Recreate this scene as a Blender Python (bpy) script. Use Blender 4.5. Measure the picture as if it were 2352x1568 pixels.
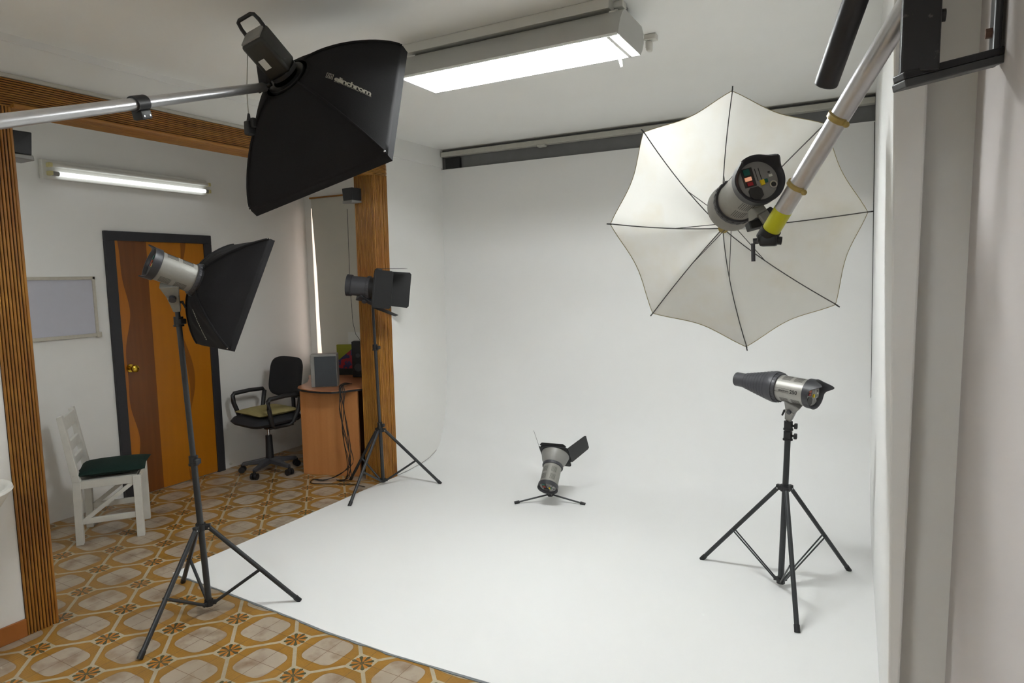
import bpy, bmesh, math, random
from mathutils import Vector, Matrix
random.seed(7)
for o in list(bpy.data.objects): bpy.data.objects.remove(o)
SC = bpy.context.scene
COL = SC.collection
PI = math.pi

# ---------------------------------------------------------------- camera, world, exposure
cam = bpy.data.cameras.new('camera'); co = bpy.data.objects.new('camera', cam); COL.objects.link(co)
R3 = ((0.87641513, 0.48123934, -0.01747071), (-0.03415808, 0.09831382, 0.99456906), (-0.48034337, 0.8710586, -0.10260193))
m = Matrix(((R3[0][0], R3[1][0], -R3[2][0]), (R3[0][1], R3[1][1], -R3[2][1]), (R3[0][2], R3[1][2], -R3[2][2])))
co.matrix_world = Matrix.Translation((2.46244, -1.78024, 1.65971)) @ m.to_4x4()
cam.sensor_width = 36; cam.sensor_fit = 'HORIZONTAL'; cam.lens = 1479.57 / 2352 * 36; cam.clip_start = 0.02
SC.camera = co
SC.view_settings.view_transform = 'Standard'; SC.view_settings.look = 'None'
SC.view_settings.gamma = 1; SC.view_settings.use_curve_mapping = False
SC.view_settings.exposure = 1.66
W = bpy.data.worlds.new('world'); SC.world = W; W.use_nodes = True
W.node_tree.nodes['Background'].inputs[0].default_value = (1.0, 0.80, 0.70, 1)
W.node_tree.nodes['Background'].inputs[1].default_value = 1.8      # daylight outside the alcove window
TUBE = 44.0      # studio ceiling tubes
TUBE_WALL = 0.55  # alcove wall tube
TUBE_FILL = 36.0  # unseen luminaire added behind the camera as fill

# ---------------------------------------------------------------- materials
def lin(c):
    return tuple((x/12.92 if x <= .04045 else ((x+.055)/1.055)**2.4) for x in [v/255 for v in c])
class NT:
    def __init__(s, name):
        s.mat = bpy.data.materials.new(name); s.mat.use_nodes = True; s.t = s.mat.node_tree; s.n = s.t.nodes
        s.b = s.n['Principled BSDF']
    def new(s, k, **kw):
        n = s.n.new(k)
        for a, v in kw.items(): setattr(n, a, v)
        return n
    def link(s, a, b): s.t.links.new(a, b)
    def put(s, sock, v):
        if isinstance(v, bpy.types.NodeSocket): s.link(v, sock)
        else: sock.default_value = v
    def m(s, op, a, b=None, c=None, clamp=False):
        n = s.new('ShaderNodeMath', operation=op); n.use_clamp = clamp
        s.put(n.inputs[0], a)
        if b is not None: s.put(n.inputs[1], b)
        if c is not None: s.put(n.inputs[2], c)
        return n.outputs[0]
    def mix(s, f, a, b):
        n = s.new('ShaderNodeMix', data_type='RGBA')
        s.put(n.inputs[0], f)
        for i, v in ((6, a), (7, b)):
            s.put(n.inputs[i], v if isinstance(v, bpy.types.NodeSocket) else (*v, 1))
        return n.outputs[2]
    def coord(s):
        tc = s.new('ShaderNodeTexCoord'); sp = s.new('ShaderNodeSeparateXYZ'); s.link(tc.outputs['Object'], sp.inputs[0])
        return tc.outputs['Object'], sp.outputs
    def noise(s, vec, scale, detail=3, stretch=None):
        if stretch:
            mp = s.new('ShaderNodeMapping'); mp.inputs['Scale'].default_value = stretch; s.link(vec, mp.inputs[0]); vec = mp.outputs[0]
        n = s.new('ShaderNodeTexNoise'); n.inputs['Scale'].default_value = scale; n.inputs['Detail'].default_value = detail
        s.link(vec, n.inputs['Vector']); return n.outputs[0]
    def bump(s, h, strength, dist):
        n = s.new('ShaderNodeBump'); n.inputs['Strength'].default_value = strength; n.inputs['Distance'].default_value = dist
        s.link(h, n.inputs['Height']); s.link(n.outputs[0], s.b.inputs['Normal'])
def simple(name, rgb, rough=.6, metal=0, var=.0, scale=20, bump=0, spec=.5, coat=0):
    t = NT(name); c = lin(rgb); t.b.inputs['Base Color'].default_value = (*c, 1)
    t.b.inputs['Roughness'].default_value = rough; t.b.inputs['Metallic'].default_value = metal
    t.b.inputs['Specular IOR Level'].default_value = spec; t.b.inputs['Coat Weight'].default_value = coat
    v, _ = t.coord(); n = t.noise(v, scale)
    if var:
        t.link(t.mix(n, tuple(x*(1-var) for x in c), tuple(min(1, x*(1+var)) for x in c)), t.b.inputs['Base Color'])
    if bump: t.bump(n, .5, bump)
    return t.mat
def emit(name, rgb, s):
    t = NT(name); t.b.inputs['Emission Color'].default_value = (*rgb, 1); t.b.inputs['Emission Strength'].default_value = s
    t.b.inputs['Base Color'].default_value = (.8, .8, .8, 1); return t.mat

M = {}
def wall_mat(name, rgb, bump=.004, stain=.05):
    t = NT(name); v, _ = t.coord(); c = lin(rgb)
    n1 = t.noise(v, 1.3, 4); n2 = t.noise(v, 38, 4)
    f = t.m('MULTIPLY', t.m('SUBTRACT', n1, .45, clamp=True), 2.0, clamp=True)
    t.link(t.mix(f, c, tuple(x*(1-stain*k) for x, k in zip(c, (1, 1.1, 1.5)))), t.b.inputs['Base Color'])
    t.b.inputs['Roughness'].default_value = .75; t.b.inputs['Specular IOR Level'].default_value = .25
    if bump: t.bump(n2, .25, bump*.4)
    return t.mat
M['wall'] = wall_mat('wall_paint', (236, 235, 231))
M['ceil'] = wall_mat('ceiling_paint', (247, 247, 243), .002)
M['cyc'] = wall_mat('cyclorama_paint', (238, 238, 236), 0, .03)
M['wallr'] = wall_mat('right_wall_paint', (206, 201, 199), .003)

def tiles():
    t = NT('floor_tile'); v, sp = t.coord(); s = .2
    u = t.m('DIVIDE', sp[0], s); w = t.m('DIVIDE', sp[1], s)
    a = t.m('MULTIPLY', t.m('ADD', u, w), .5); b = t.m('MULTIPLY', t.m('SUBTRACT', u, w), .5)
    fa = t.m('SUBTRACT', a, t.m('ROUND', a)); fb = t.m('SUBTRACT', b, t.m('ROUND', b))
    A = t.m('ABSOLUTE', fa); B = t.m('ABSOLUTE', fb)
    mn = t.m('MINIMUM', A, B); sm = t.m('ADD', A, B)
    du = t.m('ADD', fa, fb); dv = t.m('SUBTRACT', fa, fb)
    r = t.m('SQRT', t.m('ADD', t.m('MULTIPLY', du, du), t.m('MULTIPLY', dv, dv)))
    th = t.m('ARCTAN2', dv, du)
    inoct = t.m('MULTIPLY', t.m('GREATER_THAN', mn, .030), t.m('GREATER_THAN', sm, .275))
    ca = t.m('SUBTRACT', .5, A); cb = t.m('SUBTRACT', .5, B)
    e1 = t.m('ADD', ca, cb); e2 = t.m('ABSOLUTE', t.m('SUBTRACT', ca, cb))
    rr = t.m('POWER', t.m('ADD', t.m('POWER', e1, 4.2), t.m('POWER', e2, 4.2)), 1/4.2)
    beige = t.m('LESS_THAN', rr, .465)
    edge = t.m('COMPARE', rr, .469, .005)
    c4 = t.m('ABSOLUTE', t.m('COSINE', t.m('MULTIPLY', th, 4)))
    c8 = t.m('ABSOLUTE', t.m('SINE', t.m('MULTIPLY', th, 4)))
    petal = t.m('LESS_THAN', r, t.m('MAXIMUM', t.m('ADD', .12, t.m('MULTIPLY', t.m('POWER', c4, .8), .145)), t.m('ADD', .11, t.m('MULTIPLY', c8, .13))))
    petk = t.m('MULTIPLY', t.m('LESS_THAN', c4, .74), t.m('GREATER_THAN', r, .05))
    n1 = t.noise(v, 9, 5); n2 = t.noise(v, 55, 4); n3 = t.noise(v, 2.2, 3)
    org = t.mix(n1, lin((136, 96, 32)), lin((176, 132, 56)))
    hat = t.m('SINE', t.m('MULTIPLY', rr, 170)); org = t.mix(t.m('MULTIPLY', t.m('GREATER_THAN', hat, .5), .22), org, lin((120, 70, 12)))
    st = t.m('MULTIPLY', t.m('SUBTRACT', n1, .48, clamp=True), 4, clamp=True)
    bg = t.mix(t.m('MULTIPLY', st, .75), lin((170, 156, 138)), lin((122, 92, 62)))
    strip = t.mix(n2, lin((186, 174, 150)), lin((160, 148, 124)))
    col = t.mix(inoct, strip, t.mix(beige, org, bg))
    col = t.mix(t.m('MULTIPLY', t.m('MULTIPLY', edge, inoct), .45), col, lin((110, 70, 20)))
    col = t.mix(petal, col, t.mix(petk, lin((74, 76, 48)), lin((176, 112, 30))))
    su = t.m('ABSOLUTE', t.m('SUBTRACT', u, t.m('ROUND', u))); sv = t.m('ABSOLUTE', t.m('SUBTRACT', w, t.m('ROUND', w)))
    seam = t.m('LESS_THAN', t.m('MINIMUM', su, sv), .007)
    col = t.mix(t.m('MULTIPLY', seam, .85), col, lin((112, 84, 58)))
    col = t.mix(t.m('MULTIPLY', t.m('MULTIPLY', t.m('SUBTRACT', n3, .45, clamp=True), 3, clamp=True), .45), col, lin((112, 94, 70)))
    t.link(col, t.b.inputs['Base Color']); t.b.inputs['Roughness'].default_value = .38
    t.bump(n2, .3, .002)
    return t.mat
M['tile'] = tiles()

def bamboo(name, axis, across):
    t = NT(name); v, sp = t.coord(); st = [1, 1, 1]; st[axis] = .12
    n = t.noise(v, 70, 1, tuple(st)); n2 = t.noise(v, 14, 3); n3 = t.noise(v, 2.5, 2)
    f = t.m('ADD', t.m('MULTIPLY_ADD', n, 1.2, -.1), t.m('MULTIPLY', t.m('SUBTRACT', n2, .5), .35), clamp=True)
    c = t.mix(f, lin((126, 78, 24)), lin((178, 126, 46)))
    c = t.mix(t.m('MULTIPLY', t.m('SUBTRACT', n3, .4, clamp=True), 1.4, clamp=True), c, lin((150, 84, 22)))
    t.link(c, t.b.inputs['Base Color']); t.b.inputs['Roughness'].default_value = .38; return t.mat
def wood(name, c1, c2, axis=2, scale=1, rough=.45):
    t = NT(name); v, sp = t.coord(); st = [26, 26, 26]; st[axis] = 1.2
    n = t.noise(v, scale, 6, tuple(st)); n2 = t.noise(v, 60, 2)
    f = t.m('MULTIPLY_ADD', n, 1.8, -.4, clamp=True)
    t.link(t.mix(t.m('ADD', f, t.m('MULTIPLY', t.m('SUBTRACT', n2, .5), .3)), lin(c1), lin(c2)), t.b.inputs['Base Color'])
    t.b.inputs['Roughness'].default_value = rough; t.bump(n, .15, .001); return t.mat
M['bam_v'] = bamboo('bamboo_upright', 2, 0)
M['bamback'] = simple('dark_gap', (46, 26, 10), .8)
M['bam_h'] = bamboo('bamboo_horizontal', 1, 0)
M['bam_x'] = wood('bamboo_crosswise', (120, 70, 14), (196, 130, 34), 0, 1.6, .4)
M['desk'] = wood('desk_laminate', (168, 108, 58), (192, 132, 78), 2, .5, .4)
M['desktop'] = wood('desk_top_laminate', (170, 108, 70), (196, 134, 90), 0, .5, .3)

def door_mat():
    t = NT('door_veneer'); v, sp = t.coord()
    y, z = sp[1], sp[2]
    def wav(a, b, c): return t.m('MULTIPLY', t.m('SINE', t.m('ADD', t.m('MULTIPLY', z, b), c)), a)
    n = t.noise(v, 1.2, 5, (1, 22, 1.4))
    e1 = t.m('ADD', .045, t.m('ADD', wav(.026, 6.0, -.9), wav(.01, 13, 2)))
    d1 = t.m('MULTIPLY', t.m('GREATER_THAN', y, e1), t.m('LESS_THAN', y, .245))
    e2 = t.m('ADD', .50, wav(.03, 5.2, 4.0)); e3 = t.m('ADD', .515, wav(.065, 5.4, 3.2))
    d2 = t.m('MULTIPLY', t.m('GREATER_THAN', y, e2), t.m('LESS_THAN', y, e3))
    d = t.m('ADD', d1, t.m('MULTIPLY', d2, .75), clamp=True)
    lt = t.mix(n, lin((158, 90, 6)), lin((184, 112, 14))); dk = t.mix(n, lin((96, 52, 14)), lin((124, 70, 22)))
    rt = t.m('GREATER_THAN', y, .245); lt = t.mix(t.m('MULTIPLY', rt, .25), lt, lin((172, 118, 18)))
    t.link(t.mix(d, lt, dk), t.b.inputs['Base Color']); t.b.inputs['Roughness'].default_value = .32; return t.mat
M['door'] = door_mat()
M['black'] = simple('black_plastic', (24, 24, 26), .5, var=.15)
M['blackm'] = simple('black_metal', (26, 26, 28), .38, var=.1)
M['frameblk'] = simple('black_door_paint', (38, 38, 42), .55, var=.1)
M['fabric'] = simple('black_softbox_fabric', (32, 31, 32), .85, var=.2, scale=300, bump=.0008, spec=.2)
M['hub'] = simple('stand_black', (40, 42, 44), .4, var=.1)
M['silver'] = simple('silver_housing', (158, 156, 150), .42, .45, var=.06, scale=60)
M['grey'] = simple('grey_housing', (140, 138, 134), .45, .2, var=.05)
M['dkgrey'] = simple('dark_grey_plastic', (62, 62, 66), .45, var=.08)
M['bezel'] = simple('bezel_plastic', (46, 46, 50), .42, var=.08)
M['alu'] = simple('aluminium_tube', (206, 206, 208), .32, .75, var=.08, scale=40)
M['chrome'] = simple('chrome', (200, 200, 200), .15, 1)
M['brass'] = simple('brass', (206, 170, 60), .2, 1)
M['yellow'] = simple('yellow_tape', (196, 196, 30), .4, var=.1)
M['horn'] = simple('amber_plastic', (170, 148, 84), .4, var=.2, scale=60)
M['white'] = simple('white_enamel', (214, 212, 204), .4, var=.02)
M['whitewood'] = simple('white_painted_wood', (212, 210, 202), .6, var=.08, scale=25, bump=.002)
M['green'] = simple('dark_green_cushion', (24, 44, 38), .8, var=.2, scale=120, bump=.001, spec=.2)
M['olive'] = simple('olive_cushion', (150, 138, 92), .85, var=.15, scale=30, bump=.002, spec=.2)
M['board'] = simple('whiteboard_surface', (190, 190, 200), .35, var=.02)
M['boardf'] = simple('whiteboard_frame', (190, 184, 170), .5, var=.12, scale=60)
M['skirt'] = simple('orange_baseboard_tile', (158, 96, 40), .4, var=.08)
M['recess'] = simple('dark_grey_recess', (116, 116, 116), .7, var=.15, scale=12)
M['rail'] = simple('rail_paint', (186, 184, 174), .5, var=.1, scale=30)
M['grout'] = simple('grey_edge_cement', (128, 132, 134), .8, var=.3, scale=40, bump=.003)
M['spk'] = simple('grey_speaker_cloth', (62, 66, 70), .8, var=.2, scale=400)
M['red'] = simple('red_switch', (150, 30, 36), .4)
M['grn'] = simple('green_switch', (24, 96, 84), .4)
M['yel'] = simple('yellow_slider', (220, 190, 20), .4)
M['org'] = emit('orange_lamp', (1, .25, .01), .13); M['orgo'] = simple('orange_lamp_off', (150, 70, 36), .4)
M['ink'] = simple('dark_print', (44, 42, 40), .5)
M['printw'] = simple('pale_print', (168, 164, 150), .6)
M['paper'] = simple('white_paper', (216, 216, 210), .7)
M['blind'] = simple('roller_blind', (208, 205, 194), .7, var=.03, scale=4)
M['bracket'] = simple('bracket_dark_paint', (34, 34, 37), .42, var=.1, scale=20)
M['tube'] = emit('lit_tube', (.94, .98, 1), TUBE)
M['tubew'] = emit('lit_wall_tube', (.92, .97, 1), TUBE_WALL)
M['tube_fill'] = emit('added_fill_tube', (.88, .95, 1), TUBE_FILL)
M['refl'] = simple('white_reflector', (235, 235, 232), .5)
t = NT('worn_bracket_paint'); v, _ = t.coord(); n = t.noise(v, 22, 6)
t.link(t.mix(t.m('MULTIPLY', t.m('SUBTRACT', n, .63, clamp=True), 8, clamp=True), lin((38, 38, 41)), lin((150, 140, 134))), t.b.inputs['Base Color'])
t.b.inputs['Roughness'].default_value = .42; M['worn'] = t.mat
t = NT('umbrella_cloth'); v, sp = t.coord(); n = t.noise(v, 7, 4)
c = t.mix(t.m('MULTIPLY', t.m('SUBTRACT', n, .5, clamp=True), 2.5, clamp=True), lin((242, 241, 235)), lin((236, 230, 214)))
t.link(c, t.b.inputs['Base Color']); t.b.inputs['Roughness'].default_value = .6
tr = t.new('ShaderNodeBsdfTranslucent'); t.link(c, tr.inputs[0]); mx = t.new('ShaderNodeMixShader'); mx.inputs[0].default_value = .36
t.link(t.b.outputs[0], mx.inputs[1]); t.link(tr.outputs[0], mx.inputs[2]); t.link(mx.outputs[0], t.n['Material Output'].inputs[0]); M['umb'] = t.mat
M['enamel'] = simple('grey_white_enamel', (176, 175, 170), .45, var=.02)
M['satin'] = simple('satin_grey_housing', (140, 138, 131), .5, .15, var=.06, scale=60)
M['flange'] = simple('bracket_flange', (74, 75, 76), .45, var=.1, scale=30)
t = NT('window_glass'); t.b.inputs['Transmission Weight'].default_value = 1; t.b.inputs['Roughness'].default_value = 0; t.b.inputs['IOR'].default_value = 1.05
M['glass'] = t.mat
t = NT('box_print'); v, sp = t.coord(); n = t.noise(v, 16, 2)
c = t.mix(t.m('GREATER_THAN', n, .5), lin((60, 50, 96)), lin((160, 30, 44)))
c = t.mix(t.m('GREATER_THAN', t.m('ADD', sp[2], t.m('MULTIPLY', sp[0], -.8)), .21), c, lin((150, 150, 24)))
c = t.mix(t.m('LESS_THAN', sp[2], .06), c, lin((30, 34, 30)))
t.link(c, t.b.inputs['Base Color']); M['boxprint'] = t.mat

# ---------------------------------------------------------------- mesh helpers
class MB:
    def __init__(s): s.bm = bmesh.new()
    def face(s, vs):
        try: return s.bm.faces.new(vs)
        except ValueError: return None
    def box(s, lo, hi, mt=None, bev=0):
        x0, y0, z0 = lo; x1, y1, z1 = hi
        c = [(x0,y0,z0),(x1,y0,z0),(x1,y1,z0),(x0,y1,z0),(x0,y0,z1),(x1,y0,z1),(x1,y1,z1),(x0,y1,z1)]
        vs = [s.bm.verts.new(mt @ Vector(p) if mt else p) for p in c]
        fs = [s.face([vs[i] for i in f]) for f in ((0,3,2,1),(4,5,6,7),(0,1,5,4),(1,2,6,5),(2,3,7,6),(3,0,4,7))]
        if bev:
            es = list({e for f in fs for e in f.edges})
            bmesh.ops.bevel(s.bm, geom=es, offset=bev, segments=3, affect='EDGES', profile=.5)
        return s
    def hexa(s, c):
        vs = [s.bm.verts.new(p) for p in c]
        for f in ((0,3,2,1),(4,5,6,7),(0,1,5,4),(1,2,6,5),(2,3,7,6),(3,0,4,7)): s.face([vs[i] for i in f])
        return s
    def cyl(s, a, b, r0, r1=None, n=20, caps=True):
        a, b = Vector(a), Vector(b); r1 = r0 if r1 is None else r1
        q = (b-a).to_track_quat('Z', 'Y').to_matrix()
        ra, rb = [], []
        for i in range(n):
            d = q @ Vector((math.cos(2*PI*i/n), math.sin(2*PI*i/n), 0))
            ra.append(s.bm.verts.new(a+d*r0)); rb.append(s.bm.verts.new(b+d*r1))
        for i in range(n): s.face((ra[i], ra[(i+1)%n], rb[(i+1)%n], rb[i]))
        if caps: s.face(ra[::-1]); s.face(rb)
        return s
    def lathe(s, prof, mt=None, n=40, closed=False):
        rings = []
        for r, z in prof:
            rings.append([s.bm.verts.new((mt @ Vector((r*math.cos(2*PI*i/n), r*math.sin(2*PI*i/n), z))) if mt else (r*math.cos(2*PI*i/n), r*math.sin(2*PI*i/n), z)) for i in range(n)])
        k = len(rings)
        for j in range(k if closed else k-1):
            A, B = rings[j], rings[(j+1) % k]
            for i in range(n): s.face((A[i], A[(i+1)%n], B[(i+1)%n], B[i]))
        if not closed: s.face(rings[0][::-1]); s.face(rings[-1])
        return s
    def tube(s, pts, r, n=8):
        pts = [Vector(p) for p in pts]; prev = None; up = Vector((0.13, .21, .97)).normalized()
        for i, p in enumerate(pts):
            d = (pts[min(i+1, len(pts)-1)] - pts[max(i-1, 0)]).normalized()
            x = d.cross(up); x = x.normalized() if x.length > 1e-3 else Vector((1, 0, 0)); y = d.cross(x)
            ring = [s.bm.verts.new(p + (x*math.cos(2*PI*k/n) + y*math.sin(2*PI*k/n))*r) for k in range(n)]
            if prev:
                for k in range(n): s.face((prev[k], prev[(k+1)%n], ring[(k+1)%n], ring[k]))
            else: s.face(ring[::-1])
            prev = ring
        s.face(prev); return s
    def prism(s, pts, off):
        off = Vector(off); a = [s.bm.verts.new(p) for p in pts]; b = [s.bm.verts.new(Vector(p)+off) for p in pts]; n = len(a)
        s.face(a[::-1]); s.face(b)
        for i in range(n): s.face((a[i], a[(i+1)%n], b[(i+1)%n], b[i]))
        return s
    def grid(s, fn, nu, nv, wrap=False):
        g = [[s.bm.verts.new(fn(i/nu, j/nv)) for j in range(nv+1)] for i in range(nu if wrap else nu+1)]
        for i in range(nu):
            for j in range(nv):
                s.face((g[i][j], g[(i+1) % len(g)][j], g[(i+1) % len(g)][j+1], g[i][j+1]))
        return s
    def ball(s, c, r, sc=(1, 1, 1), mt=None):
        mm = Matrix.Translation(c) @ Matrix.Diagonal((*[r*k for k in sc], 1))
        bmesh.ops.create_uvsphere(s.bm, u_segments=20, v_segments=12, radius=1, matrix=(mt @ mm) if mt else mm); return s
    def text(s, body, size, fn, bold=.0, space=1.0):
        cu = bpy.data.curves.new('t', 'FONT'); cu.body = body; cu.size = size; cu.offset = bold; cu.space_character = space; cu.resolution_u = 3
        ob = bpy.data.objects.new('t', cu); COL.objects.link(ob)
        me = bpy.data.meshes.new_from_object(ob.evaluated_get(bpy.context.evaluated_depsgraph_get()))
        bpy.data.objects.remove(ob)
        w = max(v.co.x for v in me.vertices)
        b2 = bmesh.new(); b2.from_mesh(me)
        mp = {v: s.bm.verts.new(fn(v.co.x/w, v.co.y, v.co.x)) for v in b2.verts}
        for f in b2.faces: s.face([mp[v] for v in f.verts])
        b2.free(); bpy.data.meshes.remove(me); return s
    def build(s, name, mat, parent=None, smooth=None, bevel=0, solid=0, recalc=True, origin=None):
        if recalc: bmesh.ops.recalc_face_normals(s.bm, faces=s.bm.faces)
        if origin is not None: bmesh.ops.translate(s.bm, verts=s.bm.verts, vec=-Vector(origin))
        me = bpy.data.meshes.new(name); s.bm.to_mesh(me); s.bm.free()
        for mm in (mat if isinstance(mat, (list, tuple)) else [mat]): me.materials.append(mm)
        if smooth is not None:
            me.shade_smooth()
            me.set_sharp_from_angle(angle=math.radians(smooth))
        o = bpy.data.objects.new(name, me); COL.objects.link(o)
        if parent: o.parent = parent
        if origin is not None: o.location = origin
        if bevel:
            b = o.modifiers.new('bevel', 'BEVEL'); b.width = bevel; b.segments = 2; b.limit_method = 'ANGLE'
        if solid:
            b = o.modifiers.new('solid', 'SOLIDIFY'); b.thickness = solid; b.offset = 0
        return o
def struct(o): o['kind'] = 'structure'; return o
def tag(o, label, cat, group=None):
    o['label'] = label; o['category'] = cat
    if group: o['group'] = group
    return o
def thing(name, label, cat, loc=(0, 0, 0), rot=None, group=None):
    o = bpy.data.objects.new(name, None); COL.objects.link(o); o.empty_display_size = .05
    mw = Matrix.Translation(loc)
    if rot is not None: mw = mw @ rot.to_4x4()
    o.matrix_world = mw; o.matrix_basis = mw
    return tag(o, label, cat, group)
def basis(x, y, z):
    z = Vector(z).normalized(); x = Vector(x); x = (x - z*x.dot(z)).normalized(); y = z.cross(x)
    return Matrix(((x[0], y[0], z[0]), (x[1], y[1], z[1]), (x[2], y[2], z[2])))
def lerp(a, b, t): return Vector(a)*(1-t) + Vector(b)*t

# ================================================================ THE ROOM
CZ = 2.778
def xw(y): return -.933 + (y-2.3)*.0162        # face of the wall with the wide opening
b = MB(); b.box((-3.0, -4.2, -.08), (3.0, 3.4, 0)); struct(b.build('floor', M['tile']))
b = MB(); b.box((-2.6, -3.6, CZ), (2.9, 3.3, CZ+.1)); struct(b.build('ceiling', M['ceil']))
# cyclorama: painted floor sweeping up into the back wall, with thickness
prof = [(.33, .006), (1.2, .006), (2.2, .006), (2.45, .007), (2.63, .012), (2.79, .034), (2.895, .078), (2.97, .16), (3.015, .27), (3.05, .39), (3.073, .5), (3.09, .67), (3.1, .9), (3.1, 1.6), (3.1, 2.607)]
fine = []
for i in range(len(prof)-1):
    p0 = Vector(prof[max(i-1, 0)]); p1 = Vector(prof[i]); p2 = Vector(prof[i+1]); p3 = Vector(prof[min(i+2, len(prof)-1)])
    k = 6 if 3 <= i <= 12 else 1
    for j in range(k):
        u = j/k
        if k == 1: fine.append(tuple(p1)); continue
        q = .5*((2*p1) + (p2-p0)*u + (2*p0-5*p1+4*p2-p3)*u*u + (3*p1-p0-3*p2+p3)*u**3); fine.append((q[0], max(q[1], .006)))
fine.append(prof[-1])
edge = [(-.90, .357), (-.865, .356), (-.543, .352), (-.2, .338), (.061, .325), (.274, .311), (.678, .307), (1.171, .332), (1.8, .335), (2.575, .335)]
b = MB(); g = []
for x, y0 in edge:
    row = []
    for k, (y, z) in enumerate(fine):
        xx = x
        if x == -.90: xx = xw(y)+.0 if y > 2.1 else xw(y)+.012
        row.append(b.bm.verts.new((xx, y0 if k == 0 else y, z)))
    low = [b.bm.verts.new((row[0].co.x, y0, .0005))]
    g.append(low + row)
for i in range(len(g)-1):
    for j in range(4): b.face((g[i][j], g[i+1][j], g[i+1][j+1], g[i][j+1]))
b2 = MB(); g2 = [[b2.bm.verts.new(v.co) for v in r[4:]] for r in g]
for i in range(len(g2)-1):
    for j in range(len(g2[0])-1): b2.face((g2[i][j], g2[i+1][j], g2[i+1][j+1], g2[i][j+1]))
struct(b2.build('wall_back', M['cyc'], smooth=40))
struct(b.build('floor_white', M['cyc'], smooth=40))
b = MB()
random.seed(3)
N = 90; top = []; bot = []
for i in range(N+1):
    x = -.88 + i*(3.45/N)
    y = next((lerp((e0[0], e0[1], 0), (e1[0], e1[1], 0), (x-e0[0])/(e1[0]-e0[0])).y for e0, e1 in zip(edge, edge[1:]) if e0[0] <= x <= e1[0]), .335)
    top.append((x, y+.002)); bot.append((x, y-.003-random.random()*.009))
for i in range(N):
    b.prism([(top[i][0], top[i][1], .0003), (top[i+1][0], top[i+1][1], .0003), (bot[i+1][0], bot[i+1][1], .0003), (bot[i][0], bot[i][1], .0003)], (0, 0, .0035))
struct(b.build('trim_4', M['grout']))
# strip above the cyclorama wall
b = MB(); b.box((-1.0, 3.125, 2.55), (2.6, 3.3, CZ)); struct(b.build('wall_back_upper', M['recess']))
b = MB(); b.box((-.90, 3.06, 2.712), (2.468, 3.124, 2.752)); b.box((.06, 3.05, 2.695), (.13, 3.1, 2.712)); struct(b.build('trim_5', M['rail'], bevel=.004))
b = MB(); b.box((-.87, 3.09, 2.61), (-.72, 3.124, 2.70)); struct(b.build('trim_6', M['blackm'], bevel=.003))
# solid behind the cyclorama
b = MB(); b.box((-1.0, 3.104, -.05), (2.6, 3.3, 2.6)); struct(b.build('wall_back_core', M['cyc']))
# left wall of the studio: beyond the opening, above it, and before it
def wl(y0, y1, z0, z1, th=.19, off=0.0):
    b.hexa([(xw(y0)-th, y0, z0), (xw(y0)+off, y0, z0), (xw(y1)+off, y1, z0), (xw(y1)-th, y1, z0), (xw(y0)-th, y0, z1), (xw(y0)+off, y0, z1), (xw(y1)+off, y1, z1), (xw(y1)-th, y1, z1)])
b = MB(); wl(2.2, 3.12, 0, CZ); wl(-.3, 2.2, 2.46, CZ); wl(-3.6, -.3, 0, CZ); struct(b.build('wall_left', M['wall']))
b = MB(); wl(2.342, 3.10, 2.625, CZ, .001, .012); wl(-3.6, 2.342, 2.745, CZ, .001, .012); wl(2.335, 2.36, 0.02, 2.625, .001, .004); struct(b.build('trim_7', M['wall']))
b = MB(); wl(-3.6, 2.34, 2.583, 2.602, .001, .02); struct(b.build('trim_8', M['rail'], bevel=.004))
# alcove behind the opening
b = MB(); b.box((-2.6, -1.3, 0), (-2.45, 3.06, CZ)); struct(b.build('wall_alcove_left', M['wall']))
b = MB(); x0, x1, z0, z1 = -2.365, -1.35, .86, 2.345
b.box((-2.6, 2.92, 0), (x0, 3.06, CZ)); b.box((x1, 2.92, 0), (-1.12, 3.06, CZ)); b.box((x0, 2.92, 0), (x1, 3.06, z0)); b.box((x0, 2.92, z1), (x1, 3.06, CZ))
struct(b.build('wall_alcove_back', M['wall']))
b = MB(); b.box((-2.6, -1.45, 0), (-1.12, -1.3, CZ)); struct(b.build('wall_alcove_front', M['wall']))
b = MB(); b.box((x0, 3.02, z0), (x0+.018, 3.05, z1)); b.box((x1-.04, 3.02, z0), (x1, 3.05, z1)); b.box((x0, 3.02, z0), (x1, 3.05, z0+.03)); b.box((x0, 3.02, z1-.03), (x1, 3.05, z1)); b.box((x0, 3.02, 1.88), (x0+.06, 3.045, 1.9))
w1 = struct(b.build('window_1', M['white']))
b = MB(); b.box((x0+.0, 3.033, z0), (x1, 3.037, z1)); b.build('window_pane', M['glass'], w1)
# roller blind hanging a little clear of the left jamb
bl = thing('roller_blind', 'pale roller blind hanging over the alcove window, slit of daylight at its left edge', 'blind', (-1.8, 2.96, 2.43))
b = MB(); b.prism([(-2.352, 2.912, 2.44), (-1.30, 2.912, 2.44), (-1.30, 2.912, .84), (-2.298, 2.912, .84), (-2.312, 2.912, 1.3), (-2.316, 2.912, 1.7), (-2.33, 2.912, 2.0)], (0, .004, 0)); b.bm.verts.ensure_lookup_table()
bmesh.ops.translate(b.bm, verts=b.bm.verts, vec=-Vector((-1.8, 2.96, 2.43))); b.build('blind_cloth', M['blind'], bl)
b = MB(); b.cyl((-2.362+1.8, -.052, .012), (-1.28+1.8, -.052, .012), .008); b.build('blind_rod', M['bam_x'], bl, smooth=40)
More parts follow.
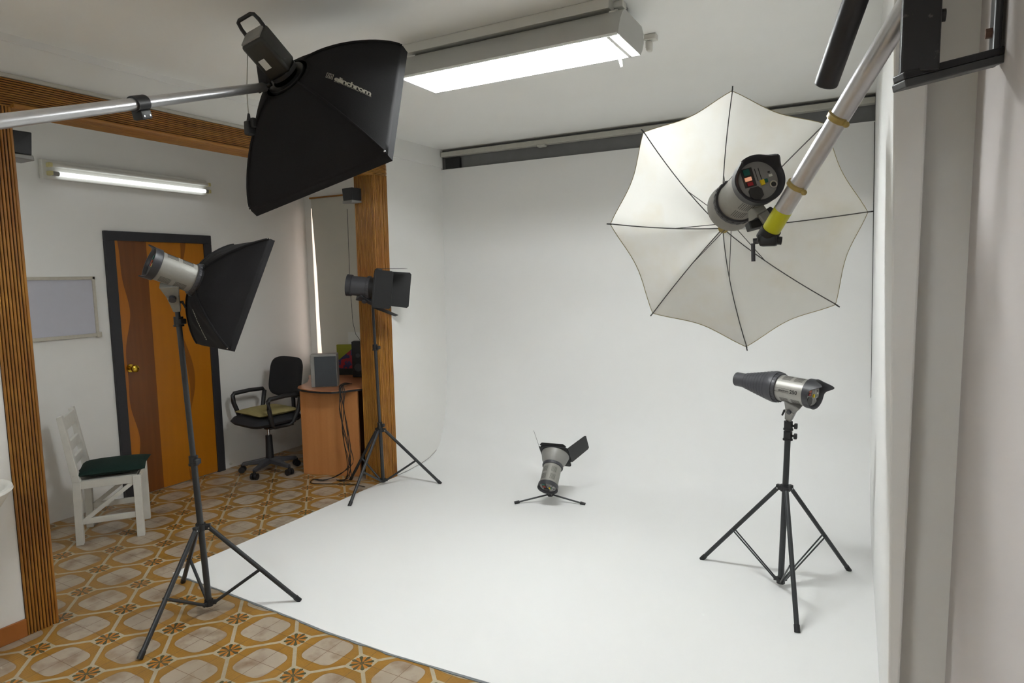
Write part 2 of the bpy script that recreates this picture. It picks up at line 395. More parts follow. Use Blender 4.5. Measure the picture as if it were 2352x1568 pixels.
# right side: leaning cyclorama wall, its front end, set back face and near wall
b = MB(); b.hexa([(2.57, .33, 0), (2.587, .33, 0), (2.587, 3.2, 0), (2.527, 3.2, 0), (2.487, .33, CZ), (2.587, .33, CZ), (2.587, 3.2, CZ), (2.468, 3.2, CZ)])
struct(b.build('wall_right', M['cyc'], bevel=.006))
b = MB(); b.box((2.587, .40, 0), (2.9, .75, CZ)); struct(b.build('wall_right_recess', M['wall']))
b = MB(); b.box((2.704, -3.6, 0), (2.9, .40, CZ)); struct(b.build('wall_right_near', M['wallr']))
b = MB(); b.box((-1.2, -3.75, 0), (2.9, -3.6, CZ)); struct(b.build('wall_front', M['wall']))
b = MB()
b.hexa([(xw(-3.5), -3.5, 0), (xw(-3.5)+.012, -3.5, 0), (xw(-.36)+.012, -.362, 0), (xw(-.36), -.362, 0), (xw(-3.5), -3.5, .085), (xw(-3.5)+.012, -3.5, .085), (xw(-.36)+.012, -.362, .085), (xw(-.36), -.362, .085)])
struct(b.build('baseboard_left', M['skirt'], bevel=.002))

# bamboo lining of the opening: reeds side by side
def reeds(b, a0, a1, length, n, r, nrm):
    a0, a1, L = Vector(a0), Vector(a1), Vector(length); nrm = Vector(nrm).normalized()
    st = (a1-a0)/n
    for i in range(n):
        c = a0 + st*(i+.5); w = st.length*.5; t = st.normalized()
        k = random.uniform(.8, 1.25); d = random.uniform(-.001, .001)
        sc = random.uniform(.70, .82); pts = [c + t*w*math.cos(2*PI*j/12)*sc + nrm*(w*.9*k*math.sin(2*PI*j/12)+d) for j in range(12)]
        b.prism(pts, L)
    return (a0, a1, L, nrm)
ZT, ZB = 2.583, 2.455
random.seed(11)
b = MB(); reeds(b, (xw(-.36)+.004, -.362, 0), (xw(-.24)+.004, -.238, 0), (0, 0, ZB+.004), 9, .009, (1, 0, 0))
reeds(b, (xw(-.24)+.01, -.232, 0), (xw(-.24)-.2, -.232, 0), (0, 0, ZB), 14, .006, (0, 1, 0)); struct(b.build('trim_1', M['bam_v'], smooth=50))
b = MB(); reeds(b, (xw(-.36)+.004, -.364, ZB), (xw(-.36)+.004, -.364, ZT), (xw(2.34)-xw(-.36), 2.704, 0), 12, .006, (1, 0, 0)); struct(b.build('trim_2', M['bam_h'], smooth=50))
b = MB(); reeds(b, (xw(2.2)+.008, -.23, ZB+.004), (xw(2.2)-.18, -.23, ZB+.004), (0, 2.42, 0), 10, .004, (0, 0, -1)); struct(b.build('trim_9', M['bam_h'], smooth=50))
b = MB(); reeds(b, (xw(2.2)+.004, 2.19, 0), (xw(2.34)+.004, 2.340, 0), (0, 0, ZB), 11, .005, (1, 0, 0))
reeds(b, (xw(2.2)+.008, 2.186, 0), (xw(2.2)-.195, 2.186, 0), (0, 0, ZB), 15, .005, (0, -1, 0)); struct(b.build('trim_3', M['bam_v'], smooth=50))
b = MB(); wl(-.362, -.236, 0, ZB, .001, .003); wl(2.188, 2.341, 0, ZB, .001, .003); wl(-.36, 2.341, ZB, ZT, .001, .003)
b.box((xw(2.2)-.195, 2.192, 0), (xw(2.2), 2.199, ZB)); struct(b.build('trim_10', M['bamback']))
b = MB(); b.tube([(xw(y)+.001, y, z) for y, z in ((2.36, .008), (2.5, .012), (2.66, .024), (2.79, .045), (2.9, .09))], .0016, 5); struct(b.build('trim_11', M['ink']))
b = MB(); b.prism([(2.4665, 3.0985, 2.6), (2.4705, 3.0985, 2.6), (2.512, 3.0985, .8), (2.5085, 3.0985, .8)], (0, -.002, 0)); struct(b.build('trim_12', M['ink']))

# door in the alcove wall
X = -2.45
b = MB()
for lo, hi in (((X, .955, 0), (X+.03, 1.025, 1.965)), ((X, 1.76, 0), (X+.03, 1.83, 1.965)), ((X, .955, 1.965), (X+.03, 1.83, 2.035))): b.box(lo, hi)
df = struct(b.build('door_1', M['frameblk'], bevel=.003))
b = MB(); b.box((0, 0, .008), (.014, .735, 1.965)); dp = b.build('door_leaf', M['door'], df); dp.location = (X+.001, 1.025, 0)
b = MB(); mt = Matrix.Translation((X+.015, 1.075, 1.005)) @ Matrix.Rotation(PI/2, 4, 'Y')
b.lathe([(.032, 0), (.030, .006), (.012, .008), (.011, .035), (.022, .042), (.029, .055), (.027, .07), (.015, .078)], mt); b.build('door_knob', M['brass'], df, smooth=40)
b = MB(); b.box((X, .365, 1.275), (X+.006, .862, 1.695)); wb = thing('whiteboard', 'small aluminium-framed whiteboard on the alcove wall left of the door', 'whiteboard', (X, .6, 1.275)); b.build('board', M['board'], wb, origin=None).location = (-X, -.6, -1.275)
b = MB()
for lo, hi in (((X, .05, 1.68), (X+.016, .872, 1.702)), ((X, .05, 1.268), (X+.022, .872, 1.292)), ((X, .852, 1.268), (X+.016, .872, 1.702)), ((X, .05, 1.268), (X+.016, .07, 1.702)), ((X, .85, 1.262), (X+.03, .882, 1.30))): b.box(lo, hi)
b.build('board_frame', M['boardf'], wb, bevel=.003).location = (-X, -.6, -1.275)
for ch in wb.children:
    if ch.name.startswith('board') and 'frame' not in ch.name:
        for vtx in ch.data.vertices:
            if vtx.co.y < .4: vtx.co.y = .06

# ================================================================ LIGHTS OF THE ROOM
def fix(o, base):
    o.location = -Vector(base)
    return o
B0 = (X, 1.2, 2.42)
wl_ = thing('wall_light', 'twin-tube fluorescent batten on the alcove wall above the door, lower tube lit', 'light', B0)
b = MB(); b.box((X, .575, 2.362), (X+.045, 1.812, 2.488)); fix(b.build('batten', M['white'], wl_, bevel=.004), B0)
M['aged'] = simple('aged_lampholder', (206, 196, 140), .5)
for z in (2.452, 2.396):
    for ya, yb in ((.60, .625), (1.80, 1.822)):
        b = MB(); b.box((X+.04, ya, z-.014), (X+.085, yb, z+.014)); fix(b.build('lampholder', M['aged'], wl_, bevel=.004), B0)
b = MB(); b.cyl((X+.068, .625, 2.452), (X+.068, 1.80, 2.452), .015); fix(b.build('unlit_tube', M['white'], wl_, smooth=40), B0)
b = MB(); b.cyl((X+.068, .665, 2.396), (X+.068, 1.775, 2.396), .0155, caps=False); fix(b.build('lit_tube', M['tubew'], wl_, smooth=40), B0)
for ya, yb in ((.625, .665), (1.775, 1.80)):
    b = MB(); b.cyl((X+.068, ya, 2.396), (X+.068, yb, 2.396), .015); fix(b.build('tube_end', M['grey'], wl_, smooth=40), B0)

def luminaire(x0, x1, tubemat, label, base):
    T = thing('ceiling_light', label, 'light', base)
    b = MB()
    prof = [(.755, 2.602), (.765, 2.63), (.785, 2.67), (.81, 2.705), (.84, 2.722), (1.06, 2.722), (1.085, 2.70), (1.09, 2.66), (1.075, 2.63), (1.05, 2.602)]
    th = .004
    inner = [(y + (th if y < .9 else -th), z - (th if z > 2.7 else 0)) for y, z in prof]
    n = len(prof)
    A = [[b.bm.verts.new((x, y, z)) for y, z in prof] + [b.bm.verts.new((x, y, z)) for y, z in inner[::-1]] for x in (x0, x1)]
    k = 2*n
    for i in range(k): b.face((A[0][i], A[0][(i+1)%k], A[1][(i+1)%k], A[1][i]))
    fix(b.build('housing', M['enamel'], T, smooth=50), base)
    for xe in (x0-.001, x1):
        b = MB(); pts = [(xe, y, z) for y, z in prof]; b.prism(pts, (.004, 0, 0)); fix(b.build('end_plate', M['enamel'], T), base)
    b = MB(); b.box((x1-.05, .765, 2.598), (x1-.035, 1.052, 2.612)); b.box((x0+.0, .765, 2.598), (x0+.012, 1.052, 2.612))
    b.box((x0, .752, 2.598), (x1, .762, 2.606)); b.box((x0, 1.043, 2.598), (x1, 1.053, 2.606)); fix(b.build('louvre_frame', M['refl'], T), base)
    for y in (.84, .97):
        b = MB(); b.cyl((x0+.05, y, 2.655), (x1-.06, y, 2.655), .018, caps=False); fix(b.build('lit_tube', tubemat, T, smooth=40), base)
        for xa, xb in ((x0+.01, x0+.05), (x1-.06, x1-.03)):
            b = MB(); b.box((xa, y-.014, 2.64), (xb, y+.014, 2.72)); fix(b.build('tube_holder', M['white'], T), base)
    b = MB(); b.box((x0-.14, .825, 2.735), (x1-.06, .93, CZ-.0005)); fix(b.build('batten', M['white'], T, bevel=.003), base)
    for xa, xb in ((x0+.2, x0+.22), (x1-.06, x1-.03)):
        b = MB(); b.box((xa, .96, 2.722), (xb, .98, CZ-.001)); fix(b.build('hanger', M['grey'], T), base)
    return T
BL = (1.02, .9, CZ)
TL = luminaire(.47, 1.562, M['tube'], 'lit white trough fluorescent light hung under the studio ceiling, nearest the cyclorama', BL)
# two clear lampholders left on the ceiling beside it
for yy, xx in ((.905, 1.515), (1.335, 1.525)):
    b = MB(); mt = Matrix.Translation((xx, yy, CZ-.026))
    b.box((-.028, -.024, 0), (.028, .024, .0255), mt, .004); b.box((-.022, -.02, -.05), (.006, .02, .0), mt, .012)
    for q in range(3): b.box((-.024, -.012, -.012-.009*q), (-.0205, .014, -.008-.009*q), mt)
    b.cyl((xx-.03, yy-.01, CZ-.02), (xx-.055, yy-.012, CZ-.02), .006)
    fix(b.build('lampholder', M['white'], TL, smooth=40), BL)
b = MB(); b.box((1.463, 1.05, 2.595), (1.478, 1.064, 2.603)); b.cyl((1.47, 1.058, 2.60), (1.476, 1.06, 2.568), .008, .005); fix(b.build('louvre_clip', M['refl'], TL, smooth=40), BL)

# luminaire added for brightness over the front part of the room (behind the viewpoint)
BB = (.6, -2.6, CZ)
T2 = luminaire(0, 1.1, M['tube_fill'], 'added fill light, a fluorescent trough on the ceiling at the front end of the room', (.5, .9, CZ))
T2.matrix_basis = Matrix.Translation((.9, -2.6, CZ))

T3 = luminaire(0, 1.0, emit('alcove_fill_tube', (.92, .97, 1), 7.0), 'added fill light, a fluorescent trough on the alcove ceiling behind the near bamboo post', (.5, .9, CZ))  # hidden fixture added to brighten the alcove
T3.matrix_basis = Matrix.Translation((-1.8, -.75, CZ))

# ================================================================ STUDIO STROBES
def inv_pt(T, p): return T.matrix_basis.inverted() @ Vector(p)
def strobe(label, loc, rot, L, mount, horns, lamp='orgo', housing='silver', vents=True, front=True, lever=True, panel=True):
    T = thing('studio_strobe', label, 'strobe', loc, rot)
    R = .066
    b = MB(); b.lathe([(R, -L+.025), (R, -.022), (R-.004, -.018)], n=48); b.build('housing', M[housing], T, smooth=40)
    if vents:
        b = MB()
        for base in (60, 120, 240, 300):
            for za, zb in ((-L+.045, -L+.045+(L-.09)*.42), (-.045-(L-.09)*.42, -.045)):
                b = MB()
                for q in range(7):
                    a = math.radians(base + (q-3)*5.2)
                    mt = Matrix.Rotation(a, 4, 'Z')
                    b.box((R-.001, -.0008, za), (R+.0006, .0008, zb), mt)
                b.build('vent_slots', M['ink'], T)
    # rear bezel with swept horns
    def ext(th): return sum(h*math.exp(-((((th-a+PI) % (2*PI))-PI)/w)**2) for a, h, w in horns)
    b = MB(); n = 72; rings = []
    for k, (r, z, e) in enumerate(((R+.001, -L+.03, 0), (R+.0065, -L+.026, 0), (R+.0075, -L, 0), (R+.0085, -L-.006, 1), (R+.004, -L-.006, 1), (R-.006, -L+.004, .3), (R-.008, -L+.012, 0))):
        rings.append([b.bm.verts.new(((r+ext(2*PI*i/n)*e*.0)*math.cos(2*PI*i/n), (r+ext(2*PI*i/n)*e*.0)*math.sin(2*PI*i/n), z - ext(2*PI*i/n)*e)) for i in range(n)])
    for A, B in zip(rings, rings[1:]):
        for i in range(n): b.face((A[i], A[(i+1)%n], B[(i+1)%n], B[i]))
    b.build('rear_bezel', M['bezel'], T, smooth=35, recalc=True)
    if panel:
        zf = -L+.010; s_ = .072/290
        b = MB(); b.cyl((0, 0, zf+.012), (0, 0, zf), R-.006, n=48); cp = b.build('control_panel', M['grey'], T, smooth=40)
        def pr(x0, y0, x1, y1, name, mat, h=.003):
            b = MB(); b.box((-(x1-760)*s_, (450-y1)*s_, zf-h), (-(x0-760)*s_, (450-y0)*s_, zf+.001)); b.build(name, mat, cp, bevel=.0006)
        pr(588, 270, 732, 505, 'switch_plate', M['ink'], .001)
        pr(615, 285, 692, 360, 'green_button', M['grn'], .004); pr(610, 383, 692, 430, 'orange_lamp', M[lamp], .004); pr(622, 446, 692, 492, 'red_switch', M['red'], .004)
        pr(757, 300, 767, 455, 'slider_slot', M['ink'], .0006); pr(802, 300, 812, 455, 'slider_slot', M['ink'], .0006)
        pr(778, 455, 826, 520, 'yellow_slider', M['yel'], .006); pr(830, 455, 868, 500, 'green_slider', M['grn'], .005)
        pr(900, 412, 942, 442, 'test_button', M['paper'], .003); pr(900, 372, 926, 392, 'photocell', M['ink'], .002)
        b = MB(); h = [(-(x-760)*s_, (450-y)*s_, zf-.004) for x, y in ((640, 520), (735, 520), (770, 560), (770, 640), (720, 680), (650, 660), (612, 620), (612, 550))]
        b.prism(h, (0, 0, .005)); b.build('power_socket', M['ink'], cp)
        b = MB(); cx, cy = -(922-760)*s_, (450-542)*s_
        b.lathe([(.0075, 0), (.0115, 0), (.0115, -.003), (.0075, -.003)], Matrix.Translation((cx, cy, zf)), 24, True); b.build('sync_jack', M['chrome'], cp, smooth=40)
        b = MB(); b.cyl((cx, cy, zf+.001), (cx, cy, zf-.0008), .0075); b.build('jack_hole', M['ink'], cp)
    if front:
        b = MB(); b.lathe([(R-.004, -.022), (R+.007, -.022), (R+.009, -.018), (R+.009, -.002), (R+.006, 0), (R-.01, 0)], n=48)
        for q in range(24):
            b.box((R+.0085, -.0035, -.018), (R+.0105, .0035, -.004), Matrix.Rotation(2*PI*q/24, 4, 'Z'))
        b.build('front_ring', M['dkgrey'], T, smooth=40)
    # tilting foot that sockets on the stand spigot
    mp = inv_pt(T, mount); up = inv_pt(T, Vector(mount)+Vector((0, 0, 1))) - mp; up.normalize()
    a = Vector((0, -R+.004, -L*.5))
    b = MB()
    side = (mp-a).cross(Vector((0, 0, 1))).normalized()
    if side.length < .1: side = Vector((1, 0, 0))
    fw = side.cross((mp-a).normalized()).normalized()
    kn = lerp(a, mp, .45)
    def sec(c, w, d): return [c-side*w-fw*d, c+side*w-fw*d, c+side*w+fw*d, c-side*w+fw*d]
    for s0, s1 in ((sec(a, .020, .042), sec(kn, .017, .026)), (sec(kn, .017, .026), sec(mp-up*.012, .015, .016))): b.hexa(s0+s1)
    b.build('foot', M[housing if housing != 'silver' else 'grey'], T, bevel=.004)
    b = MB(); b.cyl(kn-side*.03, kn+side*.03, .011); b.cyl(kn+side*.02, kn+side*.036, .016); b.build('tilt_knob', M['dkgrey'], T, smooth=40)
    if lever:
        p = lerp(kn, mp, .6); b = MB(); b.cyl(p, p+fw*.035+side*.0, .006); b.cyl(p+fw*.03, p+fw*.042-up*.03, .0055, .004); b.build('clamp_lever', M['black'], T, smooth=40)
    return T

def light_stand(label, base, top, hz, feet, collars, low=.03, double=True, r0=.015):
    base = Vector(base); T = thing('light_stand', label, 'light stand', (base.x, base.y, 0)); o = Vector((base.x, base.y, 0))
    tp = Vector(top)-o; bs = Vector((0, 0, low)); ax = (tp-bs)
    def at(z): return bs + ax*((z-low)/(tp.z-low))
    zs = [low] + [c for c in collars] + [tp.z]; rr = r0
    for i in range(len(zs)-1):
        b = MB(); b.cyl(at(zs[i]) if i == 0 else at(zs[i]-.01), at(zs[i+1]), rr, n=18); b.build('pole', M['hub'], T, smooth=40); rr *= .86
    for z in collars:
        c = at(z); b = MB(); b.cyl(c-Vector((0, 0, .02)), c+Vector((0, 0, .022)), r0+.006); b.cyl(c-Vector((0, 0, .024)), c-Vector((0, 0, .016)), r0+.009); col = b.build('collar', M['black'], T, smooth=40)
        b = MB(); b.cyl(c+Vector((r0, 0, 0)), c+Vector((.034, -.004, 0)), .006); b.box((c.x+.028, c.y-.02, c.z-.013), (c.x+.044, c.y+.012, c.z+.013), None, .004); b.build('knob', M['black'], col, smooth=40)
    H = at(hz); b = MB(); b.cyl(H-Vector((0, 0, .012)), H+Vector((0, 0, .02)), r0+.009)
    F = [Vector((fx, fy, .008))-Vector((base.x, base.y, 0)) for fx, fy in feet]
    for f in F:
        d = Vector((f.x-H.x, f.y-H.y, 0)).normalized(); s = Vector((-d.y, d.x, 0))
        mt = basis(d, s, (0, 0, 1)).to_4x4(); mt.translation = H
        b.box((.01, -.011, -.012), (.045, .011, .016), mt, .003)
    b.build('leg_hub', M['black'], T, smooth=40)
    Lo = at(low+.015); b = MB(); b.cyl(Lo-Vector((0, 0, .016)), Lo+Vector((0, 0, .014)), r0+.006)
    for f in F:
        d = Vector((f.x-Lo.x, f.y-Lo.y, 0)).normalized(); b.box((.008, -.008, -.01), (.036, .008, .01), (lambda q: (setattr(q, 'translation', Lo), q)[1])(basis(d, (0, 0, 1), (0, 0, 1)).to_4x4()), .002)
    b.build('lower_hub', M['black'], T, smooth=40)
    for f in F:
        d = Vector((f.x-H.x, f.y-H.y, 0)).normalized(); hp = H + d*.038 + Vector((0, 0, -.002))
        b = MB(); b.cyl(hp, f, .0115, n=14); lg = b.build('leg', M['hub'], T, smooth=40)
        b = MB(); e = (f-hp).normalized(); b.cyl(f-e*.03, f+e*.004, .0135, n=14); b.build('rubber_foot', M['black'], lg, smooth=40)
        mid = lerp(hp, f, .56); s = Vector((-d.y, d.x, 0)); lo = Lo + Vector((f.x-Lo.x, f.y-Lo.y, 0)).normalized()*.03
        b = MB()
        if double:
            for sg in (-1, 1): b.cyl(mid+s*.011*sg, lo+s*.007*sg, .004, n=8)
        else: b.cyl(mid, lo, .008, n=10)
        b.cyl(mid-s*.015, mid+s*.015, .005, n=8); b.build('brace', M['hub'], T, smooth=40)
        b = MB(); b.cyl(hp-s*.0125, hp+s*.0125, .0035, n=8); b.build('rivet', M['chrome'], lg, smooth=40)
    return T

light_stand('black tripod stand straddling the tile edge, carrying the small softbox strobe', (-.385, .18, 0), (-.381, .118, 1.535), .445, [(-.052, .458), (-.293, -.232), (-.795, .316)], [.79, 1.47], .035, False)
light_stand('black tripod stand at the bamboo jamb, carrying the barn-door strobe', (-.885, 2.112, 0), (-.865, 2.045, 1.50), .455, [(-.794, 1.627), (-.483, 2.333), (-1.22, 2.10)], [.50, 1.12], .03, False, .014)
light_stand('black tripod stand near the right wall, carrying the snooted strobe', (2.117, 1.72, 0), (2.133, 1.74, .915), .535, [(1.678, 1.871), (2.428, 2.088), (2.235, 1.297)], [.815, .868], .03, True)

# ---- softboxes
def sb_surf(k, s, t, hx, hy, D, lip, r0=.075, pull=.016):
    ge = 1.2 if hx > .3 else 1.15; r0 = .095 if hx > .3 else r0
    cs = ((1, 1), (-1, 1), (-1, -1), (1, -1)); g = 1-max(0, 1-t)**ge
    def rib(k):
        c = Vector((cs[k%4][0]*hx, cs[k%4][1]*hy)); a = math.atan2(cs[k%4][1], cs[k%4][0])
        return c*g + Vector((math.cos(a), math.sin(a)))*r0*(1-g)
    a0 = PI/4 + k*PI/2; A = a0 + s*PI/2
    bb = rib(k)*(1-s) + rib(k+1)*s; e = (1-t)**1.6
    q = bb*(1-e) + Vector((math.cos(A), math.sin(A)))*(rib(k).length*(1-s)+rib(k+1).length*s)*e
    mm = a0+PI/4; q = q - Vector((math.cos(mm), math.sin(mm)))*pull*math.sin(PI*s)*math.sin(PI*t)
    return Vector((q.x, q.y, (D-lip)*t**1.4))
def softbox(label, loc, rot, hx, hy, D, lip=.03, wr=0):
    T = thing('softbox', label, 'softbox', loc, rot)
    b = MB(); 
    def w(p, k, s, t):
        if not wr: return p
        q = wr*math.sin(PI*t)*math.sin(PI*s)*(math.sin(13*t+7*s+k)+.6*math.sin(23*s+9*t)); r = Vector((p.x, p.y, 0)).normalized(); return p + r*q
    for k in range(4): b.grid(lambda u, v: w(sb_surf(k, u, v, hx, hy, D, lip), k, u, v), 14, 22)
    bmesh.ops.remove_doubles(b.bm, verts=b.bm.verts, dist=.0006); b.build('fabric_shell', M['fabric'], T, smooth=50, solid=.0025)
    b = MB(); c = [(hx, hy), (-hx, hy), (-hx, -hy), (hx, -hy)]
    for k in range(4):
        p, q = c[k], c[(k+1)%4]; b.hexa([(p[0], p[1], D-lip-.003), (q[0], q[1], D-lip-.003), (q[0]*.99, q[1]*.99, D-lip-.003), (p[0]*.99, p[1]*.99, D-lip-.003), (p[0]*1.003, p[1]*1.003, D), (q[0]*1.003, q[1]*1.003, D), (q[0]*.99, q[1]*.99, D), (p[0]*.99, p[1]*.99, D)])
    b.build('rim', M['fabric'], T)
    b = MB(); b.box((-hx*.985, -hy*.985, D-lip), (hx*.985, hy*.985, D-lip+.003)); b.build('front_diffuser', M['paper'], T)
    for k in range(4):
        b = MB(); b.tube([sb_surf(k, 0, .02+.96*i/14, hx, hy, D, lip)*1.0+Vector((0, 0, -.003)) for i in range(15)], .0055, 6); b.build('rib', M['fabric'], T, smooth=60)
        e = sb_surf(k, 0, .97, hx, hy, D, lip); b = MB(); b.ball(e+Vector((0, 0, -.006)), .004); b.build('rib_tip', M['chrome'], T)
    b = MB(); b.lathe([(.055, -.006), (.08, -.006), (.082, .004), (.078, .014), (.055, .012)], n=40, closed=True); b.build('speed_ring', M['blackm'], T, smooth=40)
    return T
rotB = basis((-.955, -.145, -.26), None, (.031, .82, -.571)); locB = (.5, .041, 2.419)
SB = softbox('large square black softbox hanging high on the silver boom, white maker name on it', locB, rotB, .327, .334, .28)
bx = (.327, .334, .28, .03)
def lg(u, v):
    t = .25 + .50*u; s = (.69*(1-u)+.63*u) - v*(.088*(1-u)+.052*u)
    p = sb_surf(1, s, t, *bx); p1 = sb_surf(1, s+.01, t, *bx); p2 = sb_surf(1, s, t+.01, *bx); n = (p1-p).cross(p2-p).normalized()
    if n.z > 0: n = -n
    return p + n*.0045
b = MB(); b.text('elinchrom', 1, lambda u, y, x: lg(.18+.80*u, y*1.25), bold=.03, space=.86)
b.text('ELECTRONIC FLASH SYSTEMS', 1, lambda u, y, x: lg(.19+.80*u, -.22+y*.22), bold=.01)
def bar(x0, y0, x1, y1):
    n = 6; vs = [[b.bm.verts.new(lg(x0+(x1-x0)*i/n, yy)) for i in range(n+1)] for yy in (y0, y1)]
    for i in range(n): b.face((vs[0][i], vs[0][i+1], vs[1][i+1], vs[1][i]))
for q in ((0, 0, .15, .08), (0, .92, .15, 1.0), (0, 0, .012, 1), (.138, 0, .15, 1), (.07, .08, .08, .92), (.03, .2, .065, .28), (.03, .46, .065, .54), (.03, .72, .065, .8), (.03, .2, .038, .8),
          (.085, .2, .12, .28), (.085, .46, .12, .54), (.085, .72, .12, .8), (.112, .2, .12, .8)): bar(*q)
o = b.build('printed_logo', M['printw'], SB, recalc=False); o['label'] = 'pale printed lettering'

rotS = basis((-.944, .329, -.009), None, (.306, .867, -.393)); locS = (-.277, .157, 1.661)
SS = softbox('smaller black softbox seen side-on, tilted down in front of the wooden door', locS, rotS, .237, .271, .192, .02, .006)
b = MB()
def lp(u, v):
    t = .25+.6*u; s = .42-v*.06+.1*u; p = sb_surf(2, s, t, .237, .271, .192, .02); return p + Vector((0, -.006, -.004))
b.text('elinchrom', 1, lambda u, y, x: lp(u, y), bold=.02); o = b.build('printed_logo', M['printw'], SS, recalc=False)

# ---- strobe heads
strobe('silver strobe on the left stand, firing into the smaller softbox', Vector(locS)-Vector((.306, .867, -.393))*.0, rotS, .205, (-.381, .118, 1.535), [(PI/2, .028, .30), (-PI/2, .02, .28)], housing='satin')
rotN = basis((-.436, -.883, .173), None, (-.892, .45, .045))
SN = strobe('silver strobe with a long dark cone snoot, on the stand near the right wall', (2.08, 1.717, 1.067), rotN, .197, (2.133, 1.74, .912), [(math.radians(38), .055, .33), (math.radians(142), .055, .33)])
b = MB(); b.lathe([(.066, -.004), (.079, -.004), (.081, .012), (.079, .022), (.0375, .20), (.0375, .245), (.034, .245), (.034, .20), (.07, .02)], n=48, closed=True)
sn = b.build('snoot', M['dkgrey'], SN, smooth=30)
b = MB()
for q in range(1, 9):
    f = q/9; r = .079*(1-f)+.0375*f; z = .022+.178*f; b.lathe([(r-.001, z-.0015), (r+.0012, z), (r-.001, z+.0015)], n=48, closed=True)
b.build('snoot_ridges', M['dkgrey'], sn, smooth=60)
def cylmap(x0, len_, yang, h, R=.0668):
    # lettering round the barrel: runs from the front ring towards the rear, upright as seen from the -x side
    def fn(u, y, x):
        a = -yang + y*h/R
        return Vector((R*math.cos(a), R*math.sin(a), x0 - len_*u))
    return fn
b = MB(); b.text('elinchrom', 1, cylmap(-.045, .055, .20, .014), bold=.02); b.text('250', 1, cylmap(-.106, .04, .26, .026), bold=.03)
for yy in (.01, -.27):
    n = 10; vs = [[b.bm.verts.new(Vector((.0668*math.cos(a), .0668*math.sin(a), -.022-.08*i/n))) for i in range(n+1)] for a in (yy, yy+.018)]
    for i in range(n): b.face((vs[0][i], vs[0][i+1], vs[1][i+1], vs[1][i]))
o = b.build('printed_name', M['ink'], SN, recalc=False)

rotU = basis((-.837, -.492, -.24), None, (-.45, .868, -.211)); locU = Vector((2.077, .458, 1.883))
MU = Vector((2.207, .30, 1.775))
SU = strobe('silver strobe with glowing orange lamp hung from the right boom, facing the white umbrella', locU, rotU, .211, (2.212, .325, 1.79), [(math.radians(38), .045, .26), (math.radians(142), .035, .24)], lamp='org', housing='satin')
b = MB(); b.lathe([(.066, -.002), (.072, 0), (.078, .02), (.080, .045), (.080, .055), (.076, .055), (.074, .02), (.06, .004)], n=48, closed=True); b.build('reflector_dish', M['grey'], SU, smooth=40)
b = MB(); q = inv_pt(SU, (2.16, .34, 1.80)); b.box((q.x-.02, q.y-.012, q.z-.02), (q.x+.03, q.y+.014, q.z+.02), None, .004); b.build('umbrella_clamp', M['black'], SU)
b = MB(); b.cyl(inv_pt(SU, (2.155, .30, 1.742)), inv_pt(SU, (2.157, .30, 1.688)), .006); b.cyl(inv_pt(SU, (2.155, .30, 1.748)), inv_pt(SU, (2.20, .305, 1.752)), .009); b.build('clamp_handle', M['dkgrey'], SU, smooth=40)

# floor strobe on mini stand
rotF = basis((-.944, .113, -.311), None, (-.125, .747, .652)); rotF = basis((1, .1, .1), None, (-.125, .747, .652)); rotF = basis((-1, -.17, 0), None, (-.125, .747, .652))
locF = Vector((.5, 2.365, .277))
SF = strobe('silver strobe with grey dish and open barn doors, low on the white floor', locF, rotF, .193, (.487, 2.34, .075), [(math.radians(-90), .0, .5)], housing='satin', lever=False)
def barn(T, dish, doors, size=.105, z0=.085, name='barn_door'):
    b = MB()
    if dish: b.lathe([(.06, -.002), (.068, 0), (.088, .03), (.1, .07), (.104, z0), (.1, z0), (.096, .07), (.084, .03), (.058, .004)], n=48, closed=True); b.build('reflector_dish', M['grey'], T, smooth=40)
    else: b.lathe([(.06, -.002), (.068, 0), (.072, .03), (.075, z0), (.07, z0), (.066, .02)], n=48, closed=True); b.build('reflector_dish', M['black'], T, smooth=40)
    b = MB(); s = size; mt = Matrix.Translation((0, 0, z0))
    n = 40; out = []; inn = []; o2 = []; i2 = []
    for i in range(n):
        a = 2*PI*i/n; c_, s_ = math.cos(a), math.sin(a); k = s/max(abs(c_), abs(s_)); k = min(k, s*1.28)
        for lst, r, z in ((out, k, z0), (inn, .092, z0), (o2, k, z0+.012), (i2, .092, z0+.012)): lst.append(b.bm.verts.new((r*c_, r*s_, z)))
    for i in range(n):
        j = (i+1) % n
        b.face((out[i], out[j], inn[j], inn[i])); b.face((o2[i], o2[j], i2[j], i2[i])); b.face((out[i], out[j], o2[j], o2[i])); b.face((inn[i], inn[j], i2[j], i2[i]))
    b.build('barn_frame', M['black'], T, smooth=30)
    for ang, tilt, ln, wd, wt in doors:   # side angle, opening from closed-forward, length, width at hinge, width at tip
        mt = Matrix.Rotation(math.radians(ang), 4, 'Z') @ Matrix.Translation((s+.003, 0, z0+.010)) @ Matrix.Rotation(math.radians(tilt), 4, 'Y')
        b = MB(); c = .012
        pts = [(0, -wd, 0), (0, wd, 0), (0, wt, ln-c), (0, wt-c, ln), (0, -wt+c, ln), (0, -wt, ln-c)]
        b.prism([mt @ Vector(p) for p in pts], mt.to_3x3() @ Vector((.002, 0, 0)))
        b.cyl(mt @ Vector((0, -wd*.95, 0)), mt @ Vector((0, wd*.95, 0)), .004, n=8)
        b.build('barn_door', M['black'], T)
barn(SF, True, [(0, 28, .17, .092, .082), (180, 40, .17, .092, .085), (90, 88, .03, .1, .09), (270, 80, .06, .1, .09)])
b = MB()
FS = thing('floor_stand', 'low three-legged black floor stand under the strobe on the white floor', 'light stand', (.447, 2.43, 0))
